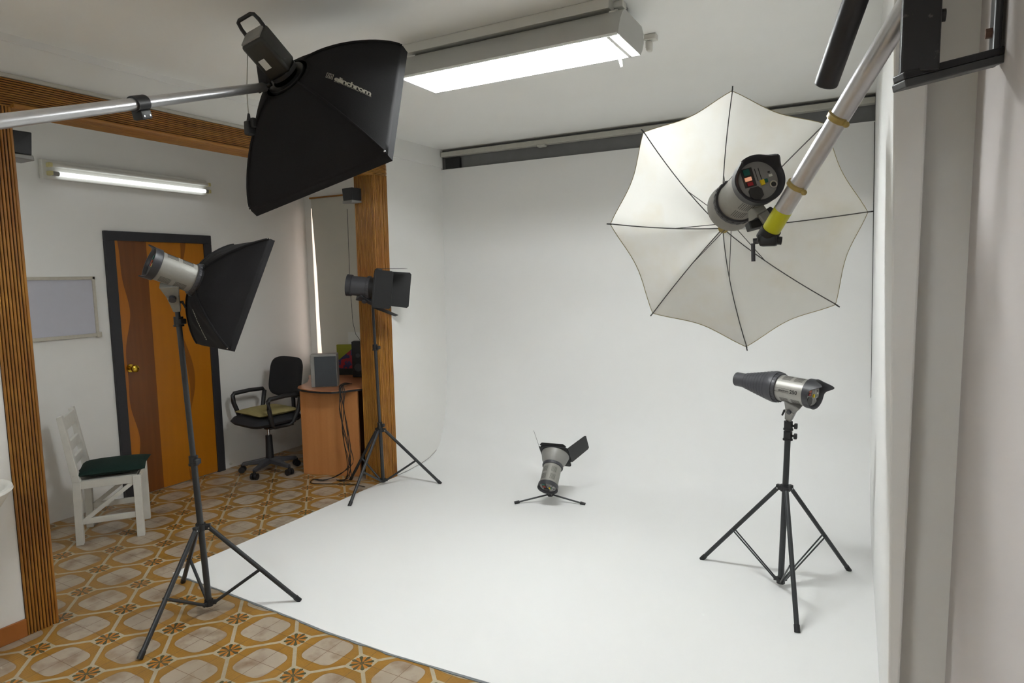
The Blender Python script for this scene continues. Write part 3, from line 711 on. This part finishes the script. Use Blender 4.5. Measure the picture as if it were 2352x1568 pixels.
for fx, fy in ((.274, 2.198), (.732, 2.392), (.34, 2.70)):
    d = Vector((fx-.487, fy-2.34, 0)); h = Vector((.04, -.09, .066)); f = Vector((fx-.447, fy-2.43, .013))
    b = MB(); b.cyl(h, f, .006, n=12); l_ = b.build('leg', M['hub'], FS, smooth=40)
    e = (f-h).normalized(); b = MB(); b.cyl(f-e*.03, f+e*.008, .011, n=14); b.build('rubber_foot', M['black'], l_, smooth=40)
b = MB(); b.cyl((.04, -.09, .052), (.04, -.09, .08), .02); b.build('leg_hub', M['black'], FS, smooth=40)

# barn-door strobe at the jamb (black)
rotJ = basis((-.42, .9, 0), None, (.87, .44, -.10)); locJ = Vector((-.845, 2.005, 1.585))
rotJ = basis((-.5, .86, 0), None, (.86, .5, -.12))
SJ = strobe('black strobe with black barn doors on the stand at the bamboo jamb', locJ, rotJ, .15, (-.865, 2.045, 1.49), [(PI/2, .0, .4)], housing='dkgrey', vents=False, lever=False)
barn(SJ, False, [(0, 10, .2, .118, .125), (180, 4, .12, .125, .125), (90, 6, .18, .10, .08), (270, 16, .15, .10, .075)], .128, .04)
for o_, s_ in ((SJ, 1.12),): o_.matrix_basis = o_.matrix_basis @ Matrix.Scale(s_, 4)

# big strobe on the boom
zB = Vector((.031, .82, -.571)).normalized(); uB = Vector((-.33, .62, .72))
rotK = basis((-.96, -.2, -.25), None, zB*.9 + Vector((.03, .12, -.12)))
locK = Vector((.5, .041, 2.419)) - zB*.01
KS = thing('studio_strobe', 'old black box-shaped strobe with carrying handle behind the large softbox', 'strobe', locK, rotK)
KS.matrix_basis = Matrix.Translation((0, 0, .012)) @ KS.matrix_basis @ Matrix.Scale(.8, 4)
b = MB(); b.box((-.062, -.058, -.205), (.062, .062, -.012), None, .018); b.build('housing', simple('worn_black_housing', (42, 42, 38), .4, var=.3, scale=18), KS, smooth=50)
b = MB(); b.cyl((0, 0, -.02), (0, 0, .0), .07, n=36); b.build('front_ring', M['blackm'], KS, smooth=40)
b = MB(); b.box((-.052, -.048, -.211), (.052, .052, -.20), None, .004); b.build('control_panel', M['grey'], KS)
b = MB(); b.tube([(-.052, .04, -.20), (-.052, .046, -.235), (-.046, .05, -.262), (-.034, .052, -.268), (.034, .052, -.268), (.046, .05, -.262), (.052, .046, -.235), (.052, .04, -.20)], .009, 8); b.build('handle', M['blackm'], KS, smooth=60)
b = MB(); b.box((.0, -.0595, -.12), (.034, -.058, -.07)); o = b.build('sticker', M['paper'], KS); o['label'] = 'pale rating sticker'
b = MB(); b.box((.0622, -.035, -.12), (.0632, .01, -.075)); b.build('sticker', M['paper'], KS)
end = Vector((.428, -.004, 2.387)); q = inv_pt(KS, end)
b = MB(); b.hexa([(-.02, -.055, -.16), (.02, -.055, -.16), (.02, -.055, -.08), (-.02, -.055, -.08), (q.x-.018, q.y, q.z-.02), (q.x+.018, q.y, q.z-.02), (q.x+.018, q.y, q.z+.02), (q.x-.018, q.y, q.z+.02)]); b.build('foot', M['black'], KS, bevel=.004)
b = MB(); b.cyl(Vector((q.x, q.y, q.z))+Vector((-.04, 0, 0)), Vector((q.x, q.y, q.z))+Vector((.035, -.01, 0)), .011); b.build('tilt_knob', M['black'], KS, smooth=40)
# cord and plug hanging from it
CB = Vector((.405, -.052, 2.575))
cd = thing('sync_cord', 'thin grey cord with a black plug dangling from the old box strobe', 'cord', CB)
pts = [(.415, -.045, 2.58), (.405, -.056, 2.56), (.425, -.072, 2.48), (.440, -.09, 2.42), (.452, -.106, 2.36), (.458, -.112, 2.30), (.462, -.113, 2.255)]
b = MB(); b.tube([Vector(p)-CB for p in pts], .0022, 6); b.build('cord', M['rail'], cd, smooth=60)
b = MB(); b.cyl(Vector((.462, -.113, 2.262))-CB, Vector((.463, -.115, 2.235))-CB, .004, .008); b.box(tuple(Vector((.45, -.13, 2.185))-CB), tuple(Vector((.476, -.098, 2.235))-CB), None, .006); b.box(tuple(Vector((.47, -.12, 2.21))-CB), tuple(Vector((.492, -.104, 2.245))-CB), None, .004); b.build('plug', M['black'], cd, smooth=40)

# ---- left boom
LBa, LBb = Vector((.428, -.004, 2.387)), Vector((.751, -1.028, 2.021)); LBc = LBb + (LBb-LBa).normalized()*1.9
BMt = thing('boom_arm', 'long silver boom tube crossing the upper left, holding the large softbox strobe', 'boom arm', LBc)
b = MB(); b.cyl(LBa-LBc, Vector((0, 0, 0)), .0165, n=24); b.build('tube', M['alu'], BMt, smooth=40)
d = (LBb-LBa).normalized(); c0 = Vector((.574, -.639, 2.157)); c0 = LBa + d*((c0-LBa).dot(d)); mt = basis(d.cross(Vector((0, 0, 1))), None, d).to_4x4(); mt.translation = c0-LBc
b = MB(); b.lathe([(.017, -.024), (.022, -.024), (.022, .024), (.017, .024)], mt, 24, True); b.box((-.016, .018, -.022), (.016, .044, .022), mt, .004); cl = b.build('black_clip', M['black'], BMt, smooth=40)
b = MB(); b.box((.0205, -.006, -.003), (.0222, .012, .003), mt); b.cyl(mt @ Vector((.008, .034, .012)), mt @ Vector((.0175, .034, .012)), .003); b.cyl(mt @ Vector((.008, .034, -.012)), mt @ Vector((.0175, .034, -.012)), .003); b.cyl(mt @ Vector((-.008, .034, .012)), mt @ Vector((-.0175, .034, .012)), .003); b.cyl(mt @ Vector((-.008, .034, -.012)), mt @ Vector((-.0175, .034, -.012)), .003); b.build('clip_screws', M['chrome'], cl)

# ---- right boom, black counter tube and wall bracket
RA, RB = Vector((2.214, .161+.14, 1.772)), Vector((2.492, -.072, 2.181)); RA = Vector((2.207, .274, 1.776)); RB = Vector((2.494, .02, 2.21))
dd = (RB-RA).normalized(); RC = RB + dd*.22
RT = thing('boom_arm', 'short thick silver boom tube on the right wall, yellow tape at its lower end', 'boom arm', RA)
b = MB(); b.cyl((0, 0, 0), RC-RA, .0255, n=32); b.build('tube', M['alu'], RT, smooth=40)
b = MB(); b.cyl(dd*.004, dd*.075, .0262, n=32); o = b.build('tape', M['yellow'], RT, smooth=40); o['label'] = 'yellow tape band'
b = MB(); b.cyl(-dd*.03, dd*.006, .029, n=24); b.box((-.03, -.02, -.045), (.02, .02, -.01), None, .008); b.cyl((-.035, -.005, -.022), (.03, .01, -.03), .012); b.build('end_clamp', M['black'], RT, smooth=40)
side = dd.cross(Vector((0, 0, 1))).normalized()
for tt, sc in ((.62, 1), (.27, .8)):
    c = dd*((RB-RA).length*tt); mt = basis(side, None, dd).to_4x4(); mt.translation = c
    b = MB(); n = 18; prev = None
    for i in range(n+1):
        a = math.radians(-30+250*i/n)-PI*.75
        r = [(.0262, -.009), (.031, -.006), (.031, .006), (.0262, .009)]
        ring = [b.bm.verts.new(mt @ Vector((q*math.cos(a), q*math.sin(a), z*sc))) for q, z in r]
        if prev:
            for k in range(4): b.face((prev[k], prev[(k+1)%4], ring[(k+1)%4], ring[k]))
        else: b.face(ring)
        prev = ring
    b.face(prev[::-1])
    for aa in (-30, 220):
        a = math.radians(aa)-PI*.75; pp = mt @ Vector((.034*math.cos(a), .034*math.sin(a), 0)); b.ball(pp, .008)
    o = b.build('cable_clip', M['horn'], RT, smooth=40)
BA, BBk = Vector((2.362, -.063, 2.087)), Vector((2.428, -.18, 2.247)); e = (BBk-BA).normalized()
b = MB(); b.cyl((0, 0, 0), e*.62, .0258, n=32); o = b.build('counterweight_bar', M['bracket'], None, smooth=40, bevel=.003); o.location = BA
tag(o, 'thick black round bar sloping down from the ceiling, left of the silver boom', 'bar')
# wall bracket
BR = Vector((2.698, .03, 2.12))
br = thing('wall_bracket', 'dark steel bracket on the right wall at the top corner, paint worn', 'bracket', BR)
P0 = Vector((2.508, -.10, 2.062)); P1 = Vector((2.688, .008, 2.112))
u_ = (P1-P0).normalized(); s_ = u_.cross(Vector((0, 0, 1))).normalized(); w_ = s_.cross(u_)
def bb(c, e0, e1, hs, hw0, hw1, nm, mat, par=br):
    b = MB(); A = c+e0; B_ = c+e1
    b.hexa([A-s_*hs+w_*hw0-BR, A+s_*hs+w_*hw0-BR, B_+s_*hs+w_*hw0-BR, B_-s_*hs+w_*hw0-BR, A-s_*hs+w_*hw1-BR, A+s_*hs+w_*hw1-BR, B_+s_*hs+w_*hw1-BR, B_-s_*hs+w_*hw1-BR]); return b.build(nm, mat, par, bevel=.003)
bb(P0, Vector((0, 0, 0)), u_*((P1-P0).length+.012), .02, .0, .016, 'lower_arm', M['worn'])
bb(P0, -s_*.004, u_*((P1-P0).length+.012)-s_*.004, .024, -.017, .0, 'lower_flange', M['flange'])
b = MB(); b.box((2.682-BR.x, -.012-BR.y, 2.10-BR.z), (2.6975-BR.x, .052-BR.y, 2.75-BR.z)); b.build('wall_plate', M['worn'], br, bevel=.006)
b = MB(); b.cyl((2.670-BR.x, .01-BR.y, 2.165-BR.z), (2.684-BR.x, .01-BR.y, 2.165-BR.z), .011, n=6); b.build('bolt', simple('rusty_bolt', (120, 92, 78), .5, .5), br)
PX = P0 + u_*.043
b = MB(); mt = Matrix.Rotation(.06, 4, 'Z'); mt.translation = Vector((PX.x, PX.y, P0.z+.016))-BR
b.box((-.036, -.022, 0), (.036, .022, .62), mt, .004); b.build('pivot_post', M['worn'], br)
b = MB(); b.cyl(mt @ Vector((.036, -.0, .115)), mt @ Vector((.045, 0, .115)), .013); b.build('post_knob', M['black'], br, smooth=40)

# ================================================================ UMBRELLA
rotUm = basis((-.877, -.479, -.029), None, (-.472, .872, -.127)); locUm = Vector((2.062, .602, 1.843))
UM = thing('photo_umbrella', 'open white photographic umbrella with eight dark ribs beside the right wall', 'umbrella', locUm, rotUm)
Ru, Hu = .449, .182
def uz(rho): return Hu*(1-(rho)**1.75)
def usurf(th, rho):
    k = (th/(PI/4)) % 1; sag = 1 - .12*math.sin(PI*k)*rho**1.6
    dip = -.012*math.sin(PI*k)*math.sin(PI*rho)
    return Vector((Ru*rho*sag*math.sin(th), Ru*rho*sag*math.cos(th), uz(rho)+dip))
b = MB(); b.grid(lambda u, v: usurf(2*PI*u, .012+.988*v), 64, 16, wrap=True); b.build('canopy', M['umb'], UM, smooth=60)
M['ribm'] = simple('umbrella_rib_metal', (84, 84, 82), .45, .3)
seamm = simple('umbrella_hem', (160, 146, 104), .7)
b = MB(); pts = [usurf(2*PI*i/128, 1.0) for i in range(129)]; b.tube(pts, .0012, 4); b.build('hem', seamm, UM)
for k in range(8):
    th = k*PI/4
    b = MB(); b.tube([usurf(th, r)+Vector((0, 0, -.006)) for r in [.02+i*.1 for i in range(10)]+[1.01]], .0019, 6)
    r_ = b.build('rib', M['ribm'], UM, smooth=60)
    b = MB(); b.tube([(.008*math.sin(th), .008*math.cos(th), Hu-.10), tuple(usurf(th, .42)+Vector((0, 0, -.008)))], .0014, 6); b.build('stretcher', M['ribm'], r_, smooth=60)
    b = MB(); b.tube([usurf(th, .99)+Vector((0, 0, -.004)), usurf(th, 1.03)], .0022, 6); b.build('rib_tip', M['black'], r_)
b = MB(); b.cyl((0, 0, Hu-.002), (0, 0, Hu+.02), .004); b.cyl((0, 0, Hu-.012), (0, 0, Hu-.004), .02, .012); b.build('crown', M['horn'], UM, smooth=40)
b = MB(); b.cyl((0, 0, Hu), (-.005, -.075, -.2), .004, n=10); b.cyl((0, 0, Hu-.11), (0, -.005, Hu-.09), .010, n=12); b.build('shaft', M['chrome'], UM, smooth=40)

# ================================================================ FURNITURE
# white wooden chair
ang = math.atan2(.26, .2)
rc = Matrix.Rotation(ang, 3, 'Z')        # local x = direction the chair faces
CH = thing('wooden_chair', 'white-painted wooden chair with dark green cushion, beside the bamboo post', 'chair', (-1.90, .585, 0), rc)
wd, dp = .165, .165; sh = .41; L2 = .022
for sx, sy in ((1, 1), (1, -1)):
    b = MB(); b.box((sx*dp-L2, sy*wd-L2, 0), (sx*dp+L2, sy*wd+L2, sh)); b.build('leg', M['whitewood'], CH, bevel=.003)
for sy in (1, -1):
    b = MB(); y = sy*wd
    b.hexa([(-dp-.03, y-L2, 0), (-dp+.012, y-L2, 0), (-dp+.012, y+L2, 0), (-dp-.03, y+L2, 0), (-dp-.022, y-L2, sh), (-dp+.022, y-L2, sh), (-dp+.022, y+L2, sh), (-dp-.022, y+L2, sh)])
    b.hexa([(-dp-.022, y-L2, sh), (-dp+.022, y-L2, sh), (-dp+.022, y+L2, sh), (-dp-.022, y+L2, sh), (-dp-.075, y-L2, .83), (-dp-.045, y-L2, .84), (-dp-.045, y+L2, .84), (-dp-.075, y+L2, .83)]); b.build('leg', M['whitewood'], CH, bevel=.003)
b = MB()
for z0, z1 in ((.74, .82), (.60, .66), (.50, .55)):
    b.hexa([(-dp-.02-(z0-sh)*.09, -wd, z0), (-dp-.002-(z0-sh)*.09, -wd, z0), (-dp-.002-(z0-sh)*.09, wd, z0), (-dp-.02-(z0-sh)*.09, wd, z0), (-dp-.02-(z1-sh)*.1, -wd, z1), (-dp-.002-(z1-sh)*.1, -wd, z1), (-dp-.002-(z1-sh)*.1, wd, z1), (-dp-.02-(z1-sh)*.1, wd, z1)])
b.build('backrest', M['whitewood'], CH, bevel=.003)
b = MB(); b.box((-dp, -wd-.012, sh-.05), (dp, -wd+.012, sh)); b.box((-dp, wd-.012, sh-.05), (dp, wd+.012, sh)); b.box((dp-.012, -wd, sh-.05), (dp+.012, wd, sh)); b.box((-dp-.012, -wd, sh-.05), (-dp+.012, wd, sh)); b.box((-dp, -wd, sh-.012), (dp, wd, sh+.002)); b.build('seat', M['whitewood'], CH, bevel=.002)
for sy in (1, -1):
    b = MB(); b.box((-dp, sy*wd-.013, .13), (dp, sy*wd+.013, .165)); b.build('stretcher', M['whitewood'], CH, bevel=.002)
    b = MB(); b.hexa([(-dp+.02, sy*wd-.012, .165), (-dp+.06, sy*wd-.012, .165), (-dp+.06, sy*wd+.012, .165), (-dp+.02, sy*wd+.012, .165), (dp-.05, sy*wd-.012, sh-.05), (dp-.01, sy*wd-.012, sh-.05), (dp-.01, sy*wd+.012, sh-.05), (dp-.05, sy*wd+.012, sh-.05)]); b.build('brace', M['whitewood'], CH)
def pillow(b, cx, cy, cz, ax, ay, h, p=4, n=20, mt=None):
    for sg in (1, -1):
        def fn(u, v):
            x, y = 2*u-1, 2*v-1; e = max(0, (1-x*x))**.45*max(0, (1-y*y))**.45
            pt = Vector((cx+ax*x*(1-.06*(1-abs(y))), cy+ay*y*(1-.06*(1-abs(x))), cz+sg*h*e)); return mt @ pt if mt else pt
        b.grid(fn, n, n)
    bmesh.ops.remove_doubles(b.bm, verts=b.bm.verts, dist=.0004)
cu = thing('seat_cushion', 'flat dark green cushion on the white wooden chair', 'cushion', (-1.90, .585, sh), rc)
b = MB(); pillow(b, .016, 0, .04, .20, .188, .038); b.build('cushion', M['green'], cu, smooth=60)

# office chair
OC = Vector((-2.03, 1.98, 0)); oa = math.radians(-98)
OF = thing('office_chair', 'black swivel office chair with looped armrests between door and desk', 'chair', OC, Matrix.Rotation(oa, 3, 'Z'))
b = MB()
for k in range(5):
    a = math.radians(25+72*k) ; d = Vector((math.cos(a), math.sin(a), 0)); s = Vector((-d.y, d.x, 0))
    b.hexa([d*.02-s*.025+Vector((0, 0, .075)), d*.02+s*.025+Vector((0, 0, .075)), d*.235+s*.018+Vector((0, 0, .062)), d*.235-s*.018+Vector((0, 0, .062)), d*.02-s*.025+Vector((0, 0, .125)), d*.02+s*.025+Vector((0, 0, .125)), d*.235+s*.018+Vector((0, 0, .088)), d*.235-s*.018+Vector((0, 0, .088))])
b.build('base', M['dkgrey'], OF, bevel=.006)
for k in range(5):
    a = math.radians(25+72*k); d = Vector((math.cos(a), math.sin(a), 0)); s = Vector((-d.y, d.x, 0)); c = d*.235
    b = MB(); b.cyl(c+s*.008+Vector((0, 0, .027)), c+s*.028+Vector((0, 0, .027)), .027); b.cyl(c-s*.028+Vector((0, 0, .027)), c-s*.008+Vector((0, 0, .027)), .027); b.cyl(c+Vector((0, 0, .03)), c+Vector((0, 0, .07)), .012); b.build('caster', M['black'], OF, smooth=40)
b = MB(); b.cyl((0, 0, .08), (0, 0, .32), .035, .027); b.build('column', M['black'], OF, smooth=40)
b = MB(); b.cyl((0, 0, .32), (0, 0, .39), .012); b.build('gas_lift', M['chrome'], OF, smooth=40)
b = MB(); b.cyl((0, 0, .375), (0, 0, .43), .03, .075); b.box((-.09, -.06, .42), (.09, .06, .45)); b.build('tilt_plate', M['black'], OF, bevel=.004)
b = MB()
for sg in (1, -1):
    def fn(u, v):
        x, y = 2*u-1, 2*v-1; r = (abs(x)**5+abs(y)**5)**(1/5); m_ = max(abs(x), abs(y)); k = m_/r if r > 0 else 1
        x, y = x*k, y*k; e = max(0, 1-(abs(x)**5+abs(y)**5))**.3
        return Vector((.01+.24*x, .24*y, .475 - .012*max(0, x)**2 + sg*.036*e))
    b.grid(fn, 24, 24)
bmesh.ops.remove_doubles(b.bm, verts=b.bm.verts, dist=.0004); b.build('seat', simple('black_upholstery', (30, 30, 34), .8, var=.15, scale=200), OF, smooth=60)
ub = simple('black_back_upholstery', (20, 20, 23), .9, var=.15, scale=200)
b = MB()
for sg in (1, -1):
    def fn(u, v):
        x, y = 2*u-1, 2*v-1; r = (abs(x)**4.5+abs(y)**4.5)**(1/4.5); m_ = max(abs(x), abs(y)); k = m_/r if r > 0 else 1
        x, y = x*k, y*k; e = max(0, 1-(abs(x)**4.5+abs(y)**4.5))**.4
        return Vector((-.235 - .03*y + .045*x*x + sg*.02*e, .24*x, .80+.175*y))
    b.grid(fn, 20, 20)
bmesh.ops.remove_doubles(b.bm, verts=b.bm.verts, dist=.0004); b.build('backrest', ub, OF, smooth=60)
b = MB(); b.tube([(-.1, 0, .42), (-.22, 0, .43), (-.262, 0, .47), (-.262, 0, .70)], .018, 8); b.build('back_bar', M['black'], OF, smooth=60)
for sy in (1, -1):
    y = sy*.265; b = MB()
    loop = [(.11, y*.9, .455), (.15, y, .60), (.155, y, .665), (.14, y, .682), (.0, y, .69), (-.13, y, .685), (-.148, y, .665), (-.13, y, .56), (-.09, y*.9, .455)]
    b.tube(loop, .019, 8); b.box((-.10, min(y*.85, y*.5), .42), (.12, max(y*.85, y*.5), .435)); b.tube([(.11, y*.9, .455), (.08, y*.85, .43), (-.06, y*.85, .43), (-.09, y*.9, .455)], .014, 8); b.build('armrest', M['black'], OF, smooth=60)
oc = thing('seat_cushion', 'thin olive cushion lying on the black office chair', 'cushion', OC+Vector((0, 0, .508)), Matrix.Rotation(oa, 3, 'Z'))
b = MB(); pillow(b, .0, 0, .03, .195, .195, .036); b.build('cushion', M['olive'], oc, smooth=60)

# desk
DK = thing('desk', 'laminate corner desk with rounded brown top at the alcove window', 'desk', (-1.45, 2.4, 0))
def dtop(z):
    pts = [(-1.16, 2.27), (-1.21, 2.20), (-1.26, 2.08), (-1.31, 2.02), (-1.40, 1.99), (-1.52, 1.985), (-1.63, 2.0), (-1.71, 2.035), (-1.76, 2.09), (-1.81, 2.20), (-1.86, 2.29), (-1.98, 2.42), (-2.12, 2.55), (-2.2, 2.70), (-2.2, 2.88), (-1.16, 2.88)]
    return [(x+1.45, y-2.4, z) for x, y in pts]
b = MB(); b.prism(dtop(.732), (0, 0, .018)); b.build('desk_top', M['desktop'], DK)
b = MB(); b.prism([((p[0])*1.004, (p[1])*1.004, p[2]) for p in dtop(.728)], (0, 0, .016)); o = b.build('edge_band', M['black'], DK); o.location.z = 0
b = MB(); b.box((0, 0, .0), (.525, .022, .728), Matrix.Translation((-1.71+1.45, 2.055-2.4, 0)) @ Matrix.Rotation(.285, 4, 'Z')); b.build('side_panel', M['desk'], DK, bevel=.001)
b = MB(); b.box((-1.705+1.45, 2.085-2.4, 0), (-1.685+1.45, 2.85-2.4, .72)); b.build('end_panel', M['desk'], DK)
b = MB(); b.box((-1.215+1.45, 2.30-2.4, 0), (-1.165+1.45, 2.5-2.4, .728)); b.build('desk_leg', M['blackm'], DK)
# things on the desk
sp = thing('desk_speaker', 'large silver-edged speaker with dark grey cloth front on the desk', 'speaker', (-1.50, 2.145, .751), Matrix.Rotation(.62, 3, 'Z'))
b = MB(); b.box((-.115, 0, 0), (.10, .12, .275), None, .004); b.build('cabinet', M['grey'], sp)
b = MB(); b.box((-.082, -.006, .006), (.096, .002, .258)); b.build('grille', M['spk'], sp, bevel=.002)
sb2 = thing('printed_box', 'upright box with yellow, blue and red print on the desk', 'box', (-1.80, 2.74, .751), Matrix.Rotation(.5, 3, 'Z'))
b = MB(); b.box((-.10, 0, 0), (.10, .06, .285)); b.build('carton', M['boxprint'], sb2)
ds = thing('computer_speaker', 'slim tall black speaker on the desk beside the printed box', 'speaker', (-1.60, 2.66, .751), Matrix.Rotation(.5, 3, 'Z'))
b = MB(); b.box((-.055, 0, 0), (.045, .09, .33), None, .006); b.build('cabinet', M['black'], ds)
b = MB(); b.cyl((0, -.002, .09), (0, .002, .09), .036); b.cyl((0, -.002, .2), (0, .002, .2), .02); b.build('driver', M['dkgrey'], ds, smooth=40)
ct = thing('computer_case', 'wide black computer case at the right end of the desk', 'computer', (-1.46, 2.60, .751), Matrix.Rotation(.3, 3, 'Z'))
b = MB(); b.box((-.035, 0, 0), (.12, .2, .27), None, .004); b.build('case', M['blackm'], ct)
b = MB(); b.box((-.02, -.003, .2), (.045, 0, .24)); b.build('drive_bay', M['dkgrey'], ct)
for nm, lb, lo, hi in (('paper_sheet', 'white paper sheet stuck on the blind, left of the pair', (-1.94, 2.907, .93), (-1.70, 2.909, 1.14)), ('paper_sheet', 'white paper sheet stuck on the blind, right of the pair, next to the jamb', (-1.68, 2.907, .95), (-1.44, 2.909, 1.14))):
    b = MB(); b.box(lo, hi); tag(b.build(nm, M['paper'], origin=((lo[0]+hi[0])/2, lo[1], lo[2])), lb, 'paper', None)
b = MB()
pts0 = [(-1.38, 2.32, .762), (-1.34, 2.2, .772), (-1.29, 2.1, .772), (-1.245, 2.06, .73), (-1.235, 2.06, .6), (-1.225, 2.06, .45), (-1.20, 2.06, .3), (-1.18, 2.06, .15), (-1.20, 2.05, .02), (-1.28, 2.03, .008)]
CBS = thing('cable_bundle', 'tangle of black cables falling from the desk edge to the floor', 'cables', (-1.33, 2.06, 0))
random.seed(5)
for k in range(7):
    j = [Vector((random.uniform(-.02, .02), random.uniform(-.012, .006), random.uniform(-.004, .02) if 0 < i < 9 else 0)) for i in range(10)]
    P = [Vector(p)+j[i]+Vector((.006*(k-3), 0, 0)) for i, p in enumerate(pts0)]
    if k >= 5: P = P[:8] + [Vector((-1.22-.01*k, 2.03, .06)), Vector((-1.40, 2.0-.03*(k-5), .008)), Vector((-1.50, 1.96, .008)), Vector((-1.44, 1.88, .008)), Vector((-1.3, 1.93, .008)), Vector((-1.12, 2.0, .008)), Vector((-.98, 2.0, .008))]
    # smooth
    Q = []
    for i in range(len(P)-1):
        p0, p1, p2, p3 = P[max(i-1, 0)], P[i], P[i+1], P[min(i+2, len(P)-1)]
        for t_ in range(4):
            u = t_/4; Q.append(.5*((2*p1)+(p2-p0)*u+(2*p0-5*p1+4*p2-p3)*u*u+(3*p1-p0-3*p2+p3)*u**3))
    Q.append(P[-1]); b = MB(); b.tube([q-Vector((-1.33, 2.06, 0)) for q in Q], .0032, 6); b.build('cable', M['black'], CBS, smooth=60)
b = MB(); b.tube([Vector(p)-Vector((-1.13, 2.15, .9)) for p in ((-1.16, 2.13, 2.2), (-1.165, 2.13, 1.6), (-1.17, 2.15, 1.3), (-1.19, 2.2, 1.2), (-1.2, 2.3, 1.1), (-1.22, 2.46, 1.02))], .002, 5)
o = b.build('hanging_wire', M['black'], smooth=60); o.location = (-1.13, 2.15, .9); tag(o, 'single thin black wire hanging down beside the bamboo jamb', 'wire')

# small wall speakers under the beam
def wspk(label, loc, rz, tilt):
    mt = Matrix.Rotation(rz, 3, 'Z') @ Matrix.Rotation(tilt, 3, 'X')
    T = thing('wall_speaker', label, 'speaker', loc, mt)
    b = MB(); b.hexa([(-.055, -.045, -.045), (.055, -.045, -.045), (.05, .05, -.04), (-.05, .05, -.04), (-.06, -.05, .05), (.06, -.05, .05), (.05, .05, .05), (-.05, .05, .05)]); b.build('cabinet', M['black'], T, bevel=.004)
    b = MB(); b.hexa([(-.056, -.054, -.066), (.056, -.054, -.066), (.05, .05, -.06), (-.05, .05, -.06), (-.057, -.05, -.044), (.057, -.05, -.044), (.05, .05, -.044), (-.05, .05, -.044)]); b.build('grey_base', M['grey'], T, bevel=.004)
    b = MB(); b.cyl((0, .04, 0), (0, .085, .0), .008); b.build('mount', M['black'], T)
    return T
wspk('small black wall speaker on the far bamboo jamb', (-1.075, 2.10, 2.30), math.radians(-8), 0)
sp1 = wspk('small black wall speaker at the top left corner beside the near bamboo post', (-1.155, -.15, 2.325), PI, 0); sp1.matrix_basis = sp1.matrix_basis @ Matrix.Scale(1.15, 4)

# white basin at the left edge and small shelf on the alcove wall
bs = thing('wash_basin', 'white rounded wash basin standing against the left wall beside the near bamboo post', 'basin', (-.755, -.68, .80))
b = MB(); mt = Matrix.Scale(1, 4)
b.lathe([(.02, -.12), (.10, -.11), (.17, -.06), (.205, -.005), (.215, .008), (.212, .02), (.2, .022), (.185, .01), (.15, -.045), (.08, -.08), (.02, -.085)], Matrix.Translation((0, 0, 0)), 48); b.build('bowl', M['white'], bs, smooth=50)
b = MB(); b.cyl((0, 0, -.11), (0, 0, -.799), .05, .08); b.build('pedestal', M['white'], bs, smooth=40)
b = MB(); b.box((-2.449, .06, .762), (-2.28, .352, .776)); o = b.build('wall_shelf', M['white'], origin=(-2.37, .2, .762), bevel=.002); tag(o, 'white shelf corner on the alcove wall, just left of the wooden chair back', 'shelf')
b = MB(); b.cyl((0, 0, 0), (.012, 0, 0), .011); b.cyl((.012, 0, 0), (.02, 0, 0), .008); o = b.build('door_stop', M['white'], smooth=40); o.location = (-2.45, 1.90, .035); tag(o, 'tiny round white door stop low on the wall beside the door frame', 'door stop')

# paint scraps on the tiles
random.seed(2)
for k, (x, y) in enumerate([(1.02, .03)]):
    b = MB(); b.prism([(0, 0, 0), (.018, .004, 0), (.012, .012, 0), (.022, .02, 0), (.008, .017, 0), (-.006, .012, 0)], (0, 0, .0012)); o = b.build('paint_flake', M['paper']); o.location = (x, y, .0005); tag(o, 'white paint flake lying on the patterned tiles before the white floor', 'paint flake')
bpy.context.view_layer.update()
